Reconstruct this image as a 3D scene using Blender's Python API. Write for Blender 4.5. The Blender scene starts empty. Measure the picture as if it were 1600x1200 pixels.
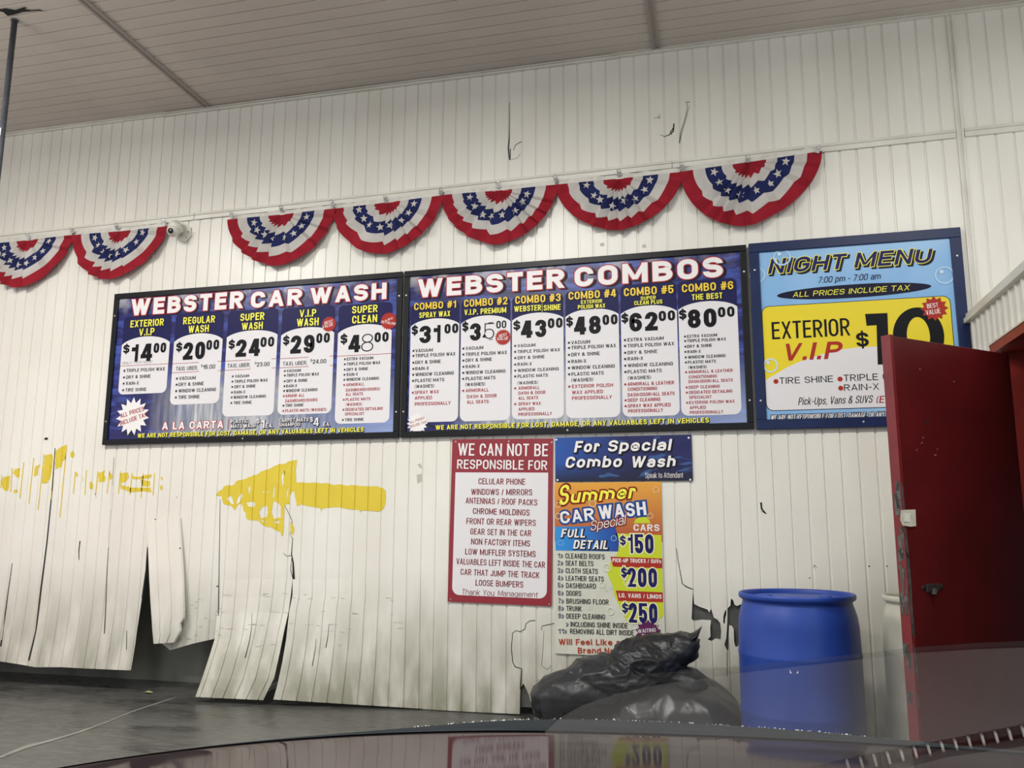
import bpy, bmesh, math, random
import numpy as np
from mathutils import Vector, Matrix
from mathutils.geometry import delaunay_2d_cdt

sc = bpy.context.scene
COL = sc.collection

# ------------------------------------------------------------------ camera, world, lamps, exposure
CAM = np.array([5.969, -5.4313, 1.2012])
YAW, PITCH, ROLL, FPX = -0.259065, 0.165652, 0.0032124, 1309.98
_fw = np.array([math.sin(YAW)*math.cos(PITCH), math.cos(YAW)*math.cos(PITCH), math.sin(PITCH)])
_rt = np.array([math.cos(YAW), -math.sin(YAW), 0.0])
_up = np.cross(_rt, _fw)
_r = _rt*math.cos(ROLL) + _up*math.sin(ROLL)
_u = -_rt*math.sin(ROLL) + _up*math.cos(ROLL)
cd = bpy.data.cameras.new('camera')
cam = bpy.data.objects.new('camera', cd)
COL.objects.link(cam)
cd.sensor_fit = 'HORIZONTAL'; cd.sensor_width = 36.0
cd.lens = 36.0*FPX/1600.0
cd.clip_start = 0.02; cd.clip_end = 100
cam.matrix_world = Matrix(((_r[0], _u[0], -_fw[0], CAM[0]), (_r[1], _u[1], -_fw[1], CAM[1]),
                           (_r[2], _u[2], -_fw[2], CAM[2]), (0, 0, 0, 1)))
sc.camera = cam

world = bpy.data.worlds.new('bay_surroundings'); sc.world = world
world.use_nodes = True
world.node_tree.nodes['Background'].inputs[0].default_value = (0.92, 0.95, 1.0, 1)
world.node_tree.nodes['Background'].inputs[1].default_value = 0.95

def area(name, loc, sx, sy, power, rot=(0, 0, 0), color=(1, 0.985, 0.95)):
    l = bpy.data.lights.new(name, 'AREA'); l.shape = 'RECTANGLE'; l.size = sx; l.size_y = sy
    l.energy = power; l.color = color
    o = bpy.data.objects.new(name, l); COL.objects.link(o)
    o.location = loc; o.rotation_euler = rot
    return o
# strip lamps under the ceiling of the bay
area('strip_lamp', (0.9, -2.9, 4.30), 1.3, 0.14, 135)
area('strip_lamp.001', (4.3, -2.9, 4.28), 1.3, 0.14, 100)
area('strip_lamp.002', (7.6, -3.1, 4.28), 1.3, 0.14, 78)
area('strip_lamp.003', (3.0, -6.4, 4.28), 1.3, 0.14, 140)

# unseen upward fill lamps, added to brighten the ceiling and upper wall
area('ceiling_fill_lamp', (0.6, -3.0, 3.95), 1.3, 0.14, 62, (math.pi, 0, 0))
area('ceiling_fill_lamp.001', (4.6, -3.2, 3.95), 1.3, 0.14, 28, (math.pi, 0, 0))
# brake lamp of the car ahead, outside the frame
_l = bpy.data.lights.new('brake_lamp', 'POINT'); _l.energy = 14; _l.color = (1, 0.04, 0.03); _l.shadow_soft_size = 0.05
_o = bpy.data.objects.new('brake_lamp', _l); COL.objects.link(_o); _o.location = (-0.25, -2.75, 1.14)

sc.view_settings.view_transform = 'Standard'
sc.view_settings.look = 'None'
sc.view_settings.gamma = 1.0
sc.view_settings.exposure = 0.0

# ------------------------------------------------------------------ geometry helpers
def ray(px, py): return _fw + _r*((px-800)/FPX) + _u*((600-py)/FPX)
def hit(px, py, ax, val):
    d = ray(px, py); return CAM + d*((val-CAM[ax])/d[ax])
def W(px, py, y=0.0): return hit(px, py, 1, y)          # a point on the plane y
def F(px, py, z=0.0): return hit(px, py, 2, z)
def proj(P):
    d = np.array(P, float)-CAM; z = d@_fw
    return 800+FPX*(d@_r)/z, 600-FPX*(d@_u)/z
CEIL_A = -0.00967
def zceil(x): return 4.473 + CEIL_A*(x-4)
def zbat(x): return 3.612 + 0.00537*(x-4)
def ceil_pt(px, py):
    d = ray(px, py); t = (4.473+CEIL_A*(CAM[0]-4)-CAM[2])/(d[2]-CEIL_A*d[0]); return CAM+t*d

class MB:
    def __init__(s): s.v = []; s.f = []; s.m = []; s.mats = []
    def mi(s, mat):
        if mat not in s.mats: s.mats.append(mat)
        return s.mats.index(mat)
    def add(s, vs, fs, mat):
        b = len(s.v); k = s.mi(mat)
        s.v += [tuple(map(float, v)) for v in vs]
        for f in fs: s.f.append(tuple(b+i for i in f)); s.m.append(k)
    def poly(s, pts, mat): s.add(pts, [tuple(range(len(pts)))], mat)
    def box(s, lo, hi, mat, M=None):
        x0, y0, z0 = lo; x1, y1, z1 = hi
        vs = [(x, y, z) for x in (x0, x1) for y in (y0, y1) for z in (z0, z1)]
        if M is not None: vs = [tuple(M @ Vector(v)) for v in vs]
        s.add(vs, [(0, 1, 3, 2), (4, 6, 7, 5), (0, 4, 5, 1), (2, 3, 7, 6), (0, 2, 6, 4), (1, 5, 7, 3)], mat)
    def tube(s, pts, rad, mat, n=10, cap=True):
        pts = [Vector(p) for p in pts]; rr = rad if isinstance(rad, (list, tuple)) else [rad]*len(pts)
        vs = []; fs = []; prev = None
        for i, p in enumerate(pts):
            d = (pts[min(i+1, len(pts)-1)]-pts[max(i-1, 0)]).normalized()
            a = d.orthogonal().normalized() if prev is None else (prev-d*prev.dot(d)).normalized()
            prev = a; b = d.cross(a)
            for k in range(n):
                t = 2*math.pi*k/n; vs.append(p+(a*math.cos(t)+b*math.sin(t))*rr[i])
        for i in range(len(pts)-1):
            for k in range(n):
                k2 = (k+1) % n; fs.append((i*n+k, i*n+k2, (i+1)*n+k2, (i+1)*n+k))
        if cap: fs += [tuple(range(n))[::-1], tuple((len(pts)-1)*n+k for k in range(n))]
        s.add(vs, fs, mat)
    def lathe(s, prof, mat, n=64, c=(0, 0, 0), M=None):
        vs = []; fs = []
        for r, z in prof:
            for k in range(n):
                t = 2*math.pi*k/n; v = Vector((r*math.cos(t), r*math.sin(t), z))
                if M is not None: v = M @ v
                vs.append((v[0]+c[0], v[1]+c[1], v[2]+c[2]))
        for i in range(len(prof)-1):
            for k in range(n):
                k2 = (k+1) % n; fs.append((i*n+k, i*n+k2, (i+1)*n+k2, (i+1)*n+k))
        s.add(vs, fs, mat)
    def prism(s, pts, d, mat):
        """outline pts (3-D, planar) extruded by vector d"""
        n = len(pts); P = [Vector(p) for p in pts]; D = Vector(d)
        s.add(P+[p+D for p in P], [tuple(range(n)), tuple(range(n, 2*n))[::-1]] +
              [(i, n+i, n+(i+1) % n, (i+1) % n) for i in range(n)], mat)
    def build(s, name, parent=None, smooth=False, bevel=0, kind=None, recalc=False):
        me = bpy.data.meshes.new(name)
        root = parent
        while root is not None and root.parent is not None: root = root.parent
        off = Vector(root.location) if root is not None else Vector((0, 0, 0))
        me.from_pydata([Vector(v)-off for v in s.v], [], s.f)
        for m in s.mats: me.materials.append(m)
        me.polygons.foreach_set('material_index', s.m)
        if smooth: me.polygons.foreach_set('use_smooth', [True]*len(s.f))
        me.update()
        if recalc:
            b = bmesh.new(); b.from_mesh(me); bmesh.ops.recalc_face_normals(b, faces=b.faces); b.to_mesh(me); b.free()
        o = bpy.data.objects.new(name, me); COL.objects.link(o)
        if parent is not None: o.parent = parent
        if bevel:
            md = o.modifiers.new('edge', 'BEVEL'); md.width = bevel; md.segments = 2; md.limit_method = 'ANGLE'
        if kind: o['kind'] = kind
        return o

def thing(name, loc, label, cat, group=None):
    o = bpy.data.objects.new(name, None); COL.objects.link(o); o.location = [float(q) for q in loc]
    o.empty_display_size = 0.1
    return tag(o, label, cat, group)
def tag(o, label, cat, group=None, kind=None):
    o['label'] = label; o['category'] = cat
    if group: o['group'] = group
    if kind: o['kind'] = kind
    return o

def cdt(poly, holes=(), lines=()):
    """constrained triangulation of a 2-D outline with holes, cut along lines -> verts, tris"""
    vs = []; es = []
    for P in [poly]+list(holes):
        b = len(vs); vs += [Vector((float(a), float(c))) for a, c in P]
        es += [(b+i, b+(i+1) % len(P)) for i in range(len(P))]
    for (a, b2) in lines:
        k = len(vs); vs += [Vector(a), Vector(b2)]; es.append((k, k+1))
    V, E, Fc, *_ = delaunay_2d_cdt(vs, es, [], 0, 1e-6)
    V = [(v.x, v.y) for v in V]
    def inside(P, x, y):
        c = False; n = len(P); j = n-1
        for i in range(n):
            xi, yi = P[i]; xj, yj = P[j]
            if (yi > y) != (yj > y) and x < (xj-xi)*(y-yi)/(yj-yi)+xi: c = not c
            j = i
        return c
    out = []
    for f in Fc:
        x = sum(V[i][0] for i in f)/len(f); y = sum(V[i][1] for i in f)/len(f)
        if inside(poly, x, y) and not any(inside(h, x, y) for h in holes): out.append(tuple(f))
    return V, out

# ------------------------------------------------------------------ materials
def lin(c):
    if isinstance(c, str):
        c = c.lstrip('#'); c = [int(c[i:i+2], 16)/255 for i in (0, 2, 4)]
        c = [x/12.92 if x <= 0.04045 else ((x+0.055)/1.055)**2.4 for x in c]
    return (c[0], c[1], c[2], 1.0)
_mats = {}
def mat(name, c, rough=0.5, metal=0.0, spec=0.5, coat=0.0, two=None, scale=6.0, detail=5.0, lo=0.4, hi=0.7, bump=0.0, bscale=40.0, stretch=(1, 1, 1), rvar=0.0):
    if name in _mats: return _mats[name]
    m = bpy.data.materials.new(name); m.use_nodes = True
    nt = m.node_tree; b = nt.nodes['Principled BSDF']
    b.inputs['Base Color'].default_value = lin(c); b.inputs['Roughness'].default_value = rough
    b.inputs['Metallic'].default_value = metal; b.inputs['Specular IOR Level'].default_value = spec
    b.inputs['Coat Weight'].default_value = coat; b.inputs['Coat Roughness'].default_value = 0.04
    tc = None
    def coords(st):
        t = nt.nodes.new('ShaderNodeTexCoord'); mp = nt.nodes.new('ShaderNodeMapping')
        mp.inputs['Scale'].default_value = st; nt.links.new(t.outputs['Object'], mp.inputs['Vector']); return mp
    if two is not None:
        n = nt.nodes.new('ShaderNodeTexNoise'); n.inputs['Scale'].default_value = scale; n.inputs['Detail'].default_value = detail
        nt.links.new(coords(stretch).outputs[0], n.inputs['Vector'])
        r = nt.nodes.new('ShaderNodeValToRGB'); r.color_ramp.elements[0].position = lo; r.color_ramp.elements[1].position = hi
        r.color_ramp.elements[0].color = lin(c); r.color_ramp.elements[1].color = lin(two)
        nt.links.new(n.outputs['Fac'], r.inputs['Fac']); nt.links.new(r.outputs['Color'], b.inputs['Base Color'])
        if rvar:
            mr = nt.nodes.new('ShaderNodeMapRange'); mr.inputs['To Min'].default_value = rough-rvar; mr.inputs['To Max'].default_value = rough+rvar
            mr.inputs['From Min'].default_value = 0.3; mr.inputs['From Max'].default_value = 0.7
            nt.links.new(n.outputs['Fac'], mr.inputs['Value']); nt.links.new(mr.outputs[0], b.inputs['Roughness'])
    if bump:
        n = nt.nodes.new('ShaderNodeTexNoise'); n.inputs['Scale'].default_value = bscale; n.inputs['Detail'].default_value = 4
        nt.links.new(coords(stretch).outputs[0], n.inputs['Vector'])
        bp = nt.nodes.new('ShaderNodeBump'); bp.inputs['Strength'].default_value = bump; bp.inputs['Distance'].default_value = 0.01
        nt.links.new(n.outputs['Fac'], bp.inputs['Height']); nt.links.new(bp.outputs[0], b.inputs['Normal'])
    _mats[name] = m
    return m

def link(nt, a, b): nt.links.new(a, b)
def mathn(nt, op, a, b=None, c=None, clamp=False):
    n = nt.nodes.new('ShaderNodeMath'); n.operation = op; n.use_clamp = clamp
    for i, q in enumerate((a, b, c)):
        if q is None: continue
        if isinstance(q, (int, float)): n.inputs[i].default_value = q
        else: nt.links.new(q, n.inputs[i])
    return n.outputs[0]
def mixc(nt, f, a, b):
    n = nt.nodes.new('ShaderNodeMix'); n.data_type = 'RGBA'
    for k, q in (('Factor', f), ('A', a), ('B', b)):
        s = [i for i in n.inputs if i.name == k and (i.type == 'RGBA' if k != 'Factor' else i.type == 'VALUE')][0]
        if isinstance(q, (int, float)): s.default_value = q
        elif isinstance(q, (tuple, str, list)): s.default_value = lin(q)
        else: nt.links.new(q, s)
    return [o for o in n.outputs if o.type == 'RGBA'][0]
def noise(nt, vec, scale, detail=4.0, dist=0.0):
    n = nt.nodes.new('ShaderNodeTexNoise'); n.inputs['Scale'].default_value = scale; n.inputs['Detail'].default_value = detail
    n.inputs['Distortion'].default_value = dist
    nt.links.new(vec, n.inputs['Vector']); return n.outputs['Fac']
def mapr(nt, v, a, b, c=0.0, d=1.0):
    n = nt.nodes.new('ShaderNodeMapRange'); n.clamp = True
    for i, q in zip(range(1, 5), (a, b, c, d)): n.inputs[i].default_value = q
    nt.links.new(v, n.inputs[0]); return n.outputs[0]
def mapping(nt, vec, scale):
    n = nt.nodes.new('ShaderNodeMapping'); n.inputs['Scale'].default_value = scale; nt.links.new(vec, n.inputs['Vector']); return n.outputs[0]

def wall_material():
    m = bpy.data.materials.new('white_wall_panel'); m.use_nodes = True; nt = m.node_tree; b = nt.nodes['Principled BSDF']
    tc = nt.nodes.new('ShaderNodeTexCoord').outputs['Object']
    sp = nt.nodes.new('ShaderNodeSeparateXYZ'); link(nt, tc, sp.inputs[0])
    n1 = noise(nt, mapping(nt, tc, (1.2, 1.2, 0.5)), 2.0, 5)
    base = mixc(nt, mapr(nt, n1, 0.35, 0.7), '#e6e4da', '#dddacf')
    # splash-back grime low on the panels, with its own ragged outline
    n2 = noise(nt, mapping(nt, tc, (3.0, 3.0, 1.0)), 2.2, 7)
    low = mapr(nt, sp.outputs['Z'], 0.9, -0.05)
    g = mathn(nt, 'MULTIPLY', low, mapr(nt, n2, 0.30, 0.58, 0.3, 1.0))
    base = mixc(nt, mathn(nt, 'MULTIPLY', g, 0.95), base, '#7a7963')
    # fine horizontal scuffs
    n3 = noise(nt, mapping(nt, tc, (2.2, 2.2, 60.0)), 1.6, 3)
    n4 = noise(nt, tc, 1.3, 2)
    s = mathn(nt, 'MULTIPLY', mapr(nt, n3, 0.70, 0.78), mapr(nt, n4, 0.52, 0.62))
    s = mathn(nt, 'MULTIPLY', s, mapr(nt, sp.outputs['Z'], 0.9, 0.6))
    base = mixc(nt, mathn(nt, 'MULTIPLY', s, 0.55), base, '#6f6c60')
    link(nt, base, b.inputs['Base Color'])
    b.inputs['Roughness'].default_value = 0.32; b.inputs['Specular IOR Level'].default_value = 0.45
    bp = nt.nodes.new('ShaderNodeBump'); bp.inputs['Strength'].default_value = 0.18; bp.inputs['Distance'].default_value = 0.02
    link(nt, noise(nt, mapping(nt, tc, (1, 1, 0.35)), 5.0, 3), bp.inputs['Height']); link(nt, bp.outputs[0], b.inputs['Normal'])
    return m

def floor_material():
    m = bpy.data.materials.new('wet_concrete'); m.use_nodes = True; nt = m.node_tree; b = nt.nodes['Principled BSDF']
    tc = nt.nodes.new('ShaderNodeTexCoord').outputs['Object']
    n1 = noise(nt, mapping(nt, tc, (1.0, 3.0, 1.0)), 1.6, 8, 0.6)
    n2 = noise(nt, mapping(nt, tc, (6.0, 26.0, 1.0)), 1.5, 4)
    c = mixc(nt, mapr(nt, n1, 0.3, 0.7), '#2e2e2c', '#4e4e4b')
    c = mixc(nt, mapr(nt, n2, 0.45, 0.72, 0, 0.5), c, '#6d6c67')
    link(nt, c, b.inputs['Base Color'])
    link(nt, mapr(nt, n1, 0.3, 0.7, 0.22, 0.42), b.inputs['Roughness'])
    bp = nt.nodes.new('ShaderNodeBump'); bp.inputs['Strength'].default_value = 0.35; bp.inputs['Distance'].default_value = 0.01
    link(nt, n2, bp.inputs['Height']); link(nt, bp.outputs[0], b.inputs['Normal'])
    return m

def print_material(name, kind):
    """printed artwork behind the lettering of a sign (flat ink)"""
    m = bpy.data.materials.new(name); m.use_nodes = True; nt = m.node_tree; b = nt.nodes['Principled BSDF']
    tc = nt.nodes.new('ShaderNodeTexCoord').outputs['Generated']
    sp = nt.nodes.new('ShaderNodeSeparateXYZ'); link(nt, tc, sp.inputs[0]); X, Z = sp.outputs['X'], sp.outputs['Z']
    if kind == 'wash':
        sw = noise(nt, mapping(nt, tc, (1.6, 1, 3.2)), 2.0, 3, 2.5)
        c = mixc(nt, mapr(nt, sw, 0.48, 0.72), '#20205e', '#4c62b8')
        c = mixc(nt, mapr(nt, sw, 0.30, 0.42, 1.0, 0.0), c, '#12122e')
        # pale blue to the lower and middle right
        br = mathn(nt, 'MULTIPLY', mapr(nt, X, 0.45, 1.0), mapr(nt, Z, 0.42, 0.0))
        c = mixc(nt, mathn(nt, 'MULTIPLY', br, 0.8), c, '#9fb2dd')
        # grey wash-brush area along the lower middle, vertical bristles
        st = noise(nt, mapping(nt, tc, (70, 1, 3)), 1.0, 3)
        cloth = mixc(nt, mapr(nt, st, 0.35, 0.7), '#7f8794', '#d3d3cf')
        f = mathn(nt, 'MULTIPLY', mapr(nt, X, 0.14, 0.32), mapr(nt, X, 0.85, 0.55))
        f = mathn(nt, 'MULTIPLY', f, mapr(nt, mathn(nt, 'ADD', Z, mathn(nt, 'MULTIPLY', sw, 0.35)), 0.68, 0.44))
        c = mixc(nt, mathn(nt, 'MULTIPLY', f, 0.92), c, cloth)
        # speckled grey along the top
        tp = noise(nt, mapping(nt, tc, (22, 1, 9)), 1.0, 3)
        f2 = mathn(nt, 'MULTIPLY', mapr(nt, Z, 0.86, 0.98), mapr(nt, tp, 0.45, 0.62))
        c = mixc(nt, mathn(nt, 'MULTIPLY', f2, mapr(nt, X, 0.95, 0.6, 0.15, 0.75)), c, '#b9b8b4')
    elif kind == 'banner':
        c = mixc(nt, mapr(nt, mathn(nt, 'ADD', X, mathn(nt, 'MULTIPLY', noise(nt, tc, 3.0, 2), 0.3)), 0.1, 0.65), '#2356a8', '#1b1d55')
        c = mixc(nt, mapr(nt, Z, 0.45, 0.0), c, '#15162c')
        c = mixc(nt, mapr(nt, noise(nt, mapping(nt, tc, (5, 1, 6)), 1.0, 1, 0.5), 0.66, 0.72, 0, 0.35), c, '#4d86c8')
    elif kind == 'sunset':
        c = mixc(nt, mapr(nt, Z, 1.0, 0.0), '#e0a03a', '#a8412f')
    elif kind == 'sky':
        c = mixc(nt, mapr(nt, noise(nt, tc, 2.5, 2), 0.4, 0.7), '#7fb0de', '#95bfe4')
    elif kind == 'bluewave':
        c = mixc(nt, mapr(nt, X, 0.0, 1.0), '#2f8fd8', '#1d3f96')
    elif kind == 'paper':
        c = mixc(nt, mapr(nt, noise(nt, tc, 6.0, 4), 0.4, 0.7), '#c9cabb', '#d3d4c6')
    link(nt, c, b.inputs['Base Color'])
    b.inputs['Roughness'].default_value = 0.28; b.inputs['Specular IOR Level'].default_value = 0.4
    return m

M_wall = wall_material()
M_floor = floor_material()

# ------------------------------------------------------------------ simple materials
M_white = mat('white_vinyl_trim', '#dcdad0', 0.35, two='#cfccc0', scale=3)
M_ceil = mat('ceiling_plank', '#d2cac0', 0.45, two='#c6beb5', scale=1.2, lo=0.35, hi=0.7)
M_ceiltrim = mat('ceiling_joint_trim', '#a39c95', 0.45)
M_dark = mat('dark_void', '#77776f', 0.85, two='#5d5d58', scale=3)
M_crack = mat('torn_edge_dark', '#1b1b1a', 0.9)
M_black = mat('black_anodised_metal', '#121316', 0.35, spec=0.25)
M_navyframe = mat('navy_painted_metal', '#18264c', 0.35, two='#1d2c55', scale=8, spec=.25)
M_steel = mat('galvanised_steel', '#b9b9b4', 0.35, metal=0.7)
M_chrome = mat('bright_clip_metal', '#d8d8d4', 0.25, metal=0.8)
M_post = mat('grey_steel_post', '#4d5057', 0.45, two='#3c3f45', scale=12)
M_red = mat('red_door_paint', '#611216', 0.42, two='#540f12', scale=3.0, lo=0.35, hi=0.65, spec=0.5, bump=0.06, bscale=10)
M_rededge = mat('red_door_edge_paint', '#742024', 0.45, two='#671a1e', scale=14)
M_redtrim = mat('red_frame_paint', '#8f2a22', 0.5, two='#7d231d', scale=10)
M_worn = mat('bare_worn_metal', '#5c5956', 0.6, two='#3d3a38', scale=30)
M_tape = mat('white_tape', '#dedccb', 0.55, two='#c7c4b0', scale=40)
M_yellow = None

# ------------------------------------------------------------------ wall_back : grooved white panels
GP = [(-0.0075, 0.0), (-0.005, 0.007), (0.005, 0.007), (0.0085, 0.0)]
def prof(x):
    k = round(x*10)/10.0; d = abs(x-k)
    return 0.007 if d <= 0.0052 else (0.007*(0.008-d)/0.0028 if d < 0.008 else 0.0)
X0, X1, ZS = -4.0, 10.0, 1.3
XL = 7.40
def lean(x, z):
    """the loosened panels on the left lean out a little towards their foot"""
    if x > 1.75: return 0.0
    t = max(0.0, min(1.0, (0.75-z)/0.6)); return -0.045*t*t
wb = MB()
xs = []
k = math.ceil(X0*10)
while k/10.0 < X1:
    xs += [(k/10.0+d, h) for d, h in GP]; k += 1
xs = [(X0, 0.0)]+[q for q in xs if X0 < q[0] < X1]+[(X1, 0.0)]
n = len(xs)
vs = [(x, h, ZS) for x, h in xs]+[(x, h, zceil(x)+0.03) for x, h in xs]
wb.add(vs, [(i, i+1, n+i+1, n+i) for i in range(n-1)], M_wall)
# lower sheet with its torn foot, the gap on the left and the holes beside the drum
def P2(px, py, y=0.0):
    p = W(px, py, y); return (p[0], p[2])
foot_px = [(0, 1031), (40, 1037), (62, 1041), (104, 1041), (140, 1043), (188, 1045), (210, 1046), (213, 1010), (217, 975), (223, 925),
           (228, 885), (231, 850), (236, 905), (246, 1000), (266, 1016), (300, 1006), (340, 997), (343, 960), (343, 905), (457, 905),
           (662, 905), (660, 1108)]
foot = [(X0, 0.16)]+[P2(*q) for q in foot_px]+[(4.2, 0.004), P2(812, 1116), P2(813, 1075), P2(818, 1068), P2(826, 1085), P2(832, 1106)]
foot += [(foot[-1][0]+0.01, 0.004), (XL, 0.004)]
lower = foot+[(XL, ZS), (X0, ZS)]
def z6(pts): return [P2(1000+x/3.429, 850+y/3.429) for x, y in pts]
hole1 = z6([(278, 372), (283, 250), (290, 322), (318, 336), (345, 345), (362, 352), (372, 368), (380, 345), (388, 372), (396, 395), (415, 405), (430, 425),
            (435, 470), (432, 512), (405, 505), (385, 520), (362, 512), (378, 495), (376, 450), (380, 408), (330, 405), (288, 412), (276, 400)])
hole2 = z6([(470, 345), (484, 330), (488, 292), (498, 300), (507, 325), (520, 332), (552, 318), (552, 480), (540, 500), (524, 552), (510, 548), (504, 520),
            (502, 455), (492, 438), (478, 436), (474, 500), (474, 560), (470, 578), (462, 560), (452, 538), (462, 505), (466, 450)])
hole3 = z6([(455, 360), (462, 350), (462, 378), (456, 400), (455, 430), (446, 420), (447, 385)])
lines = []
for i, (x, h) in enumerate(xs):
    if X0 < x < XL: lines.append(((x, -0.05), (x, ZS+0.01)))
for z in [0.12, 0.22, 0.32, 0.42, 0.52, 0.62, 0.75]: lines.append(((X0-0.1, z), (1.9, z)))
V, T = cdt(lower, (hole1, hole2, hole3), lines)
wb.add([(x, prof(x)+lean(x, z), z) for x, z in V], [f if True else f for f in T], M_wall)
wall = wb.build('wall_back', kind='structure', recalc=False)

# torn panels hanging off the wall
def flap(name, rows, sub=4, ret=False):
    R = []
    for i in range(len(rows)-1):
        for s in range(sub):
            t = s/sub
            R.append([np.array(W(*(np.array(a[0])*(1-t)+np.array(b[0])*t), -(a[2]*(1-t)+b[2]*t))) for a, b in ((rows[i], rows[i+1]),)] +
                     [np.array(W(*(np.array(a[1])*(1-t)+np.array(b[1])*t), -(a[3]*(1-t)+b[3]*t))) for a, b in ((rows[i], rows[i+1]),)])
    a = rows[-1]; R.append([np.array(W(*a[0], -a[2])), np.array(W(*a[1], -a[3]))])
    xa, xb = R[0][0][0], R[0][1][0]
    fr = [(0.0, 0.0)]+[((x-xa)/(xb-xa), h) for x, h in xs if xa+0.004 < x < xb-0.004]+[(1.0, 0.0)]
    m = MB(); vs = []
    for L, Rr in R:
        for u, h in fr:
            p = L*(1-u)+Rr*u; vs.append((p[0], p[1]+h, p[2]))
    c = len(fr)
    m.add(vs, [(i*c+j, (i+1)*c+j, (i+1)*c+j+1, i*c+j+1) for i in range(len(R)-1) for j in range(c-1)], M_wall)
    o = m.build(name, wall)
    md = o.modifiers.new('thickness', 'SOLIDIFY'); md.thickness = 0.004; md.offset = -1
    o['kind'] = 'structure'
    return o
flap('torn_panel', [((230, 818), (281, 808), .010, .010), ((231, 850), (284, 850), .02, .02), ((233, 900), (287, 900), .04, .03),
                    ((235, 940), (288, 945), .055, .045), ((237, 968), (288, 964), .065, .05), ((238, 985), (282, 974), .07, .055),
                    ((239, 995), (283, 985), .072, .057), ((240, 1006), (272, 1004), .075, .06)])
flap('torn_panel', [((343, 905), (457, 905), 0, 0), ((341, 935), (454, 932), .010, .007), ((339, 960), (451, 955), .03, .015), ((335, 1000), (444, 985), .07, .05),
                    ((325, 1032), (437, 1020), .12, .09), ((315, 1062), (428, 1060), .17, .14), ((305, 1089), (411, 1094), .20, .17)])
flap('torn_panel', [((457.3, 905), (662, 905), 0, 0), ((457, 930), (662, 930), .010, .0005), ((452, 955), (661.7, 955), .03, .001), ((447, 1000), (661.2, 1000), .07, .001),
                    ((441, 1035), (660.8, 1035), .11, .001), ((434, 1068), (660.4, 1068), .14, .001), ((427, 1093), (660, 1107.5), .16, .001)])

from mathutils.bvhtree import BVHTree
def _tree(objs):
    vs, fs = [], []
    for o in objs:
        b = len(vs); vs += [o.matrix_world @ v.co for v in o.data.vertices]; fs += [tuple(b+i for i in p.vertices) for p in o.data.polygons]
    return BVHTree.FromPolygons(vs, fs)
_skin = _tree([wall]+[o for o in wall.children])
def surf(px, py, lift=0.0015):
    d = Vector(ray(px, py)).normalized(); h = _skin.ray_cast(Vector(CAM), d)
    return np.array(h[0]-d*lift*1.5) if h[0] is not None else W(px, py, -lift)
# hairline tears and dark seams, as thin ragged slits in the sheet
def tear(m, pts, w0, w1=None, y=-0.0015, mt=None, onskin=False):
    w1 = w0 if w1 is None else w1; onskin = onskin or (max(q_[0] for q_ in pts) < 345 and min(q_[1] for q_ in pts) > 690)
    Q = [np.array(q, float) for q in pts]; a = []; b = []
    for i, q in enumerate(Q):
        d = Q[min(i+1, len(Q)-1)]-Q[max(i-1, 0)]; d = d/np.linalg.norm(d); nn = np.array([-d[1], d[0]])
        w = (w0+(w1-w0)*i/(len(Q)-1))*(0.75+0.5*((i*37) % 7)/7)/2
        a.append(surf(*(q+nn*w), -y) if onskin else W(*(q+nn*w), y)); b.append(surf(*(q-nn*w), -y) if onskin else W(*(q-nn*w), y))
    m.add(a+b, [(i, i+1, len(Q)+i+1, len(Q)+i) for i in range(len(Q)-1)], mt or M_crack)
cr = MB()
tear(cr, [(444, 725), (445.5, 755), (444.5, 789)], 1.2, 1.6)
tear(cr, [(444, 788), (450, 800), (456, 812), (457, 822), (453, 834), (458, 843)], .7)
tear(cr, [(443, 864), (448, 869), (455, 868)], .8)
tear(cr, [(457, 842), (455.5, 866), (458, 880), (459, 905)], 1.0, 3.0)
tear(cr, [(456, 870), (454, 890), (458, 905)], .8, 1.2)
tear(cr, [(86, 700), (82, 760), (73, 850), (64, 920), (56, 985), (45, 1032)], 1.6, 2.4)
tear(cr, [(19, 880), (12, 930), (5, 980), (1, 1010)], 1.2, 2.0)
tear(cr, [(125, 845), (123, 862), (123.5, 875)], 2.2, .9)
tear(cr, [(230, 855), (228, 890), (222, 935)], 1.0, 2.0)
tear(cr, [(178, 715), (168, 880), (163, 990)], .7, 1.2)
tear(cr, [(344, 780), (342, 900), (341, 960)], .8, 1.4)
tear(cr, [(198, 985), (197.5, 1015)], 1.1)
tear(cr, [(800, 990), (806, 985), (812, 987), (820, 983), (822, 974), (828, 970), (836, 969.5)], 1.0)
tear(cr, [(801, 990), (799, 1012), (801, 1034), (805, 1042), (816, 1045)], 1.2)
tear(cr, [(815, 1046), (814, 1060), (813, 1077)], 1.6)
tear(cr, [(846, 985), (847, 978), (866, 974)], 1.0)
tear(cr, [(850, 985), (848, 1018), (846, 1040), (855, 1046), (861, 1040)], .5)
tear(cr, [(1056.5, 856), (1060, 878), (1066, 912), (1073, 917), (1083, 921)], .8, 1.6)
tear(cr, [(1189, 785), (1190, 795), (1197, 803), (1190, 799)], 4, 1)
tear(cr, [(1136, 1018), (1136.5, 1058)], 1.4, .8)
tear(cr, [(796, 160), (796, 200), (795.5, 218), (794, 232), (796.5, 250)], .8, 1.6)
tear(cr, [(797.5, 232), (797, 249)], 1.5)
tear(cr, [(797, 250), (808, 247), (813, 240)], .5)
tear(cr, [(802, 235), (805, 227), (811, 223), (815, 221.5)], .9)
tear(cr, [(1031, 210), (1038, 213), (1045, 211), (1052, 205), (1053, 193)], .5, 2.2)
tear(cr, [(1050, 210), (1047, 207), (1052, 200)], 1.5)
tear(cr, [(1033, 184), (1028, 183), (1022, 185)], .5); tear(cr, [(1028, 183), (1031, 178), (1029, 186)], .5)
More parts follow.
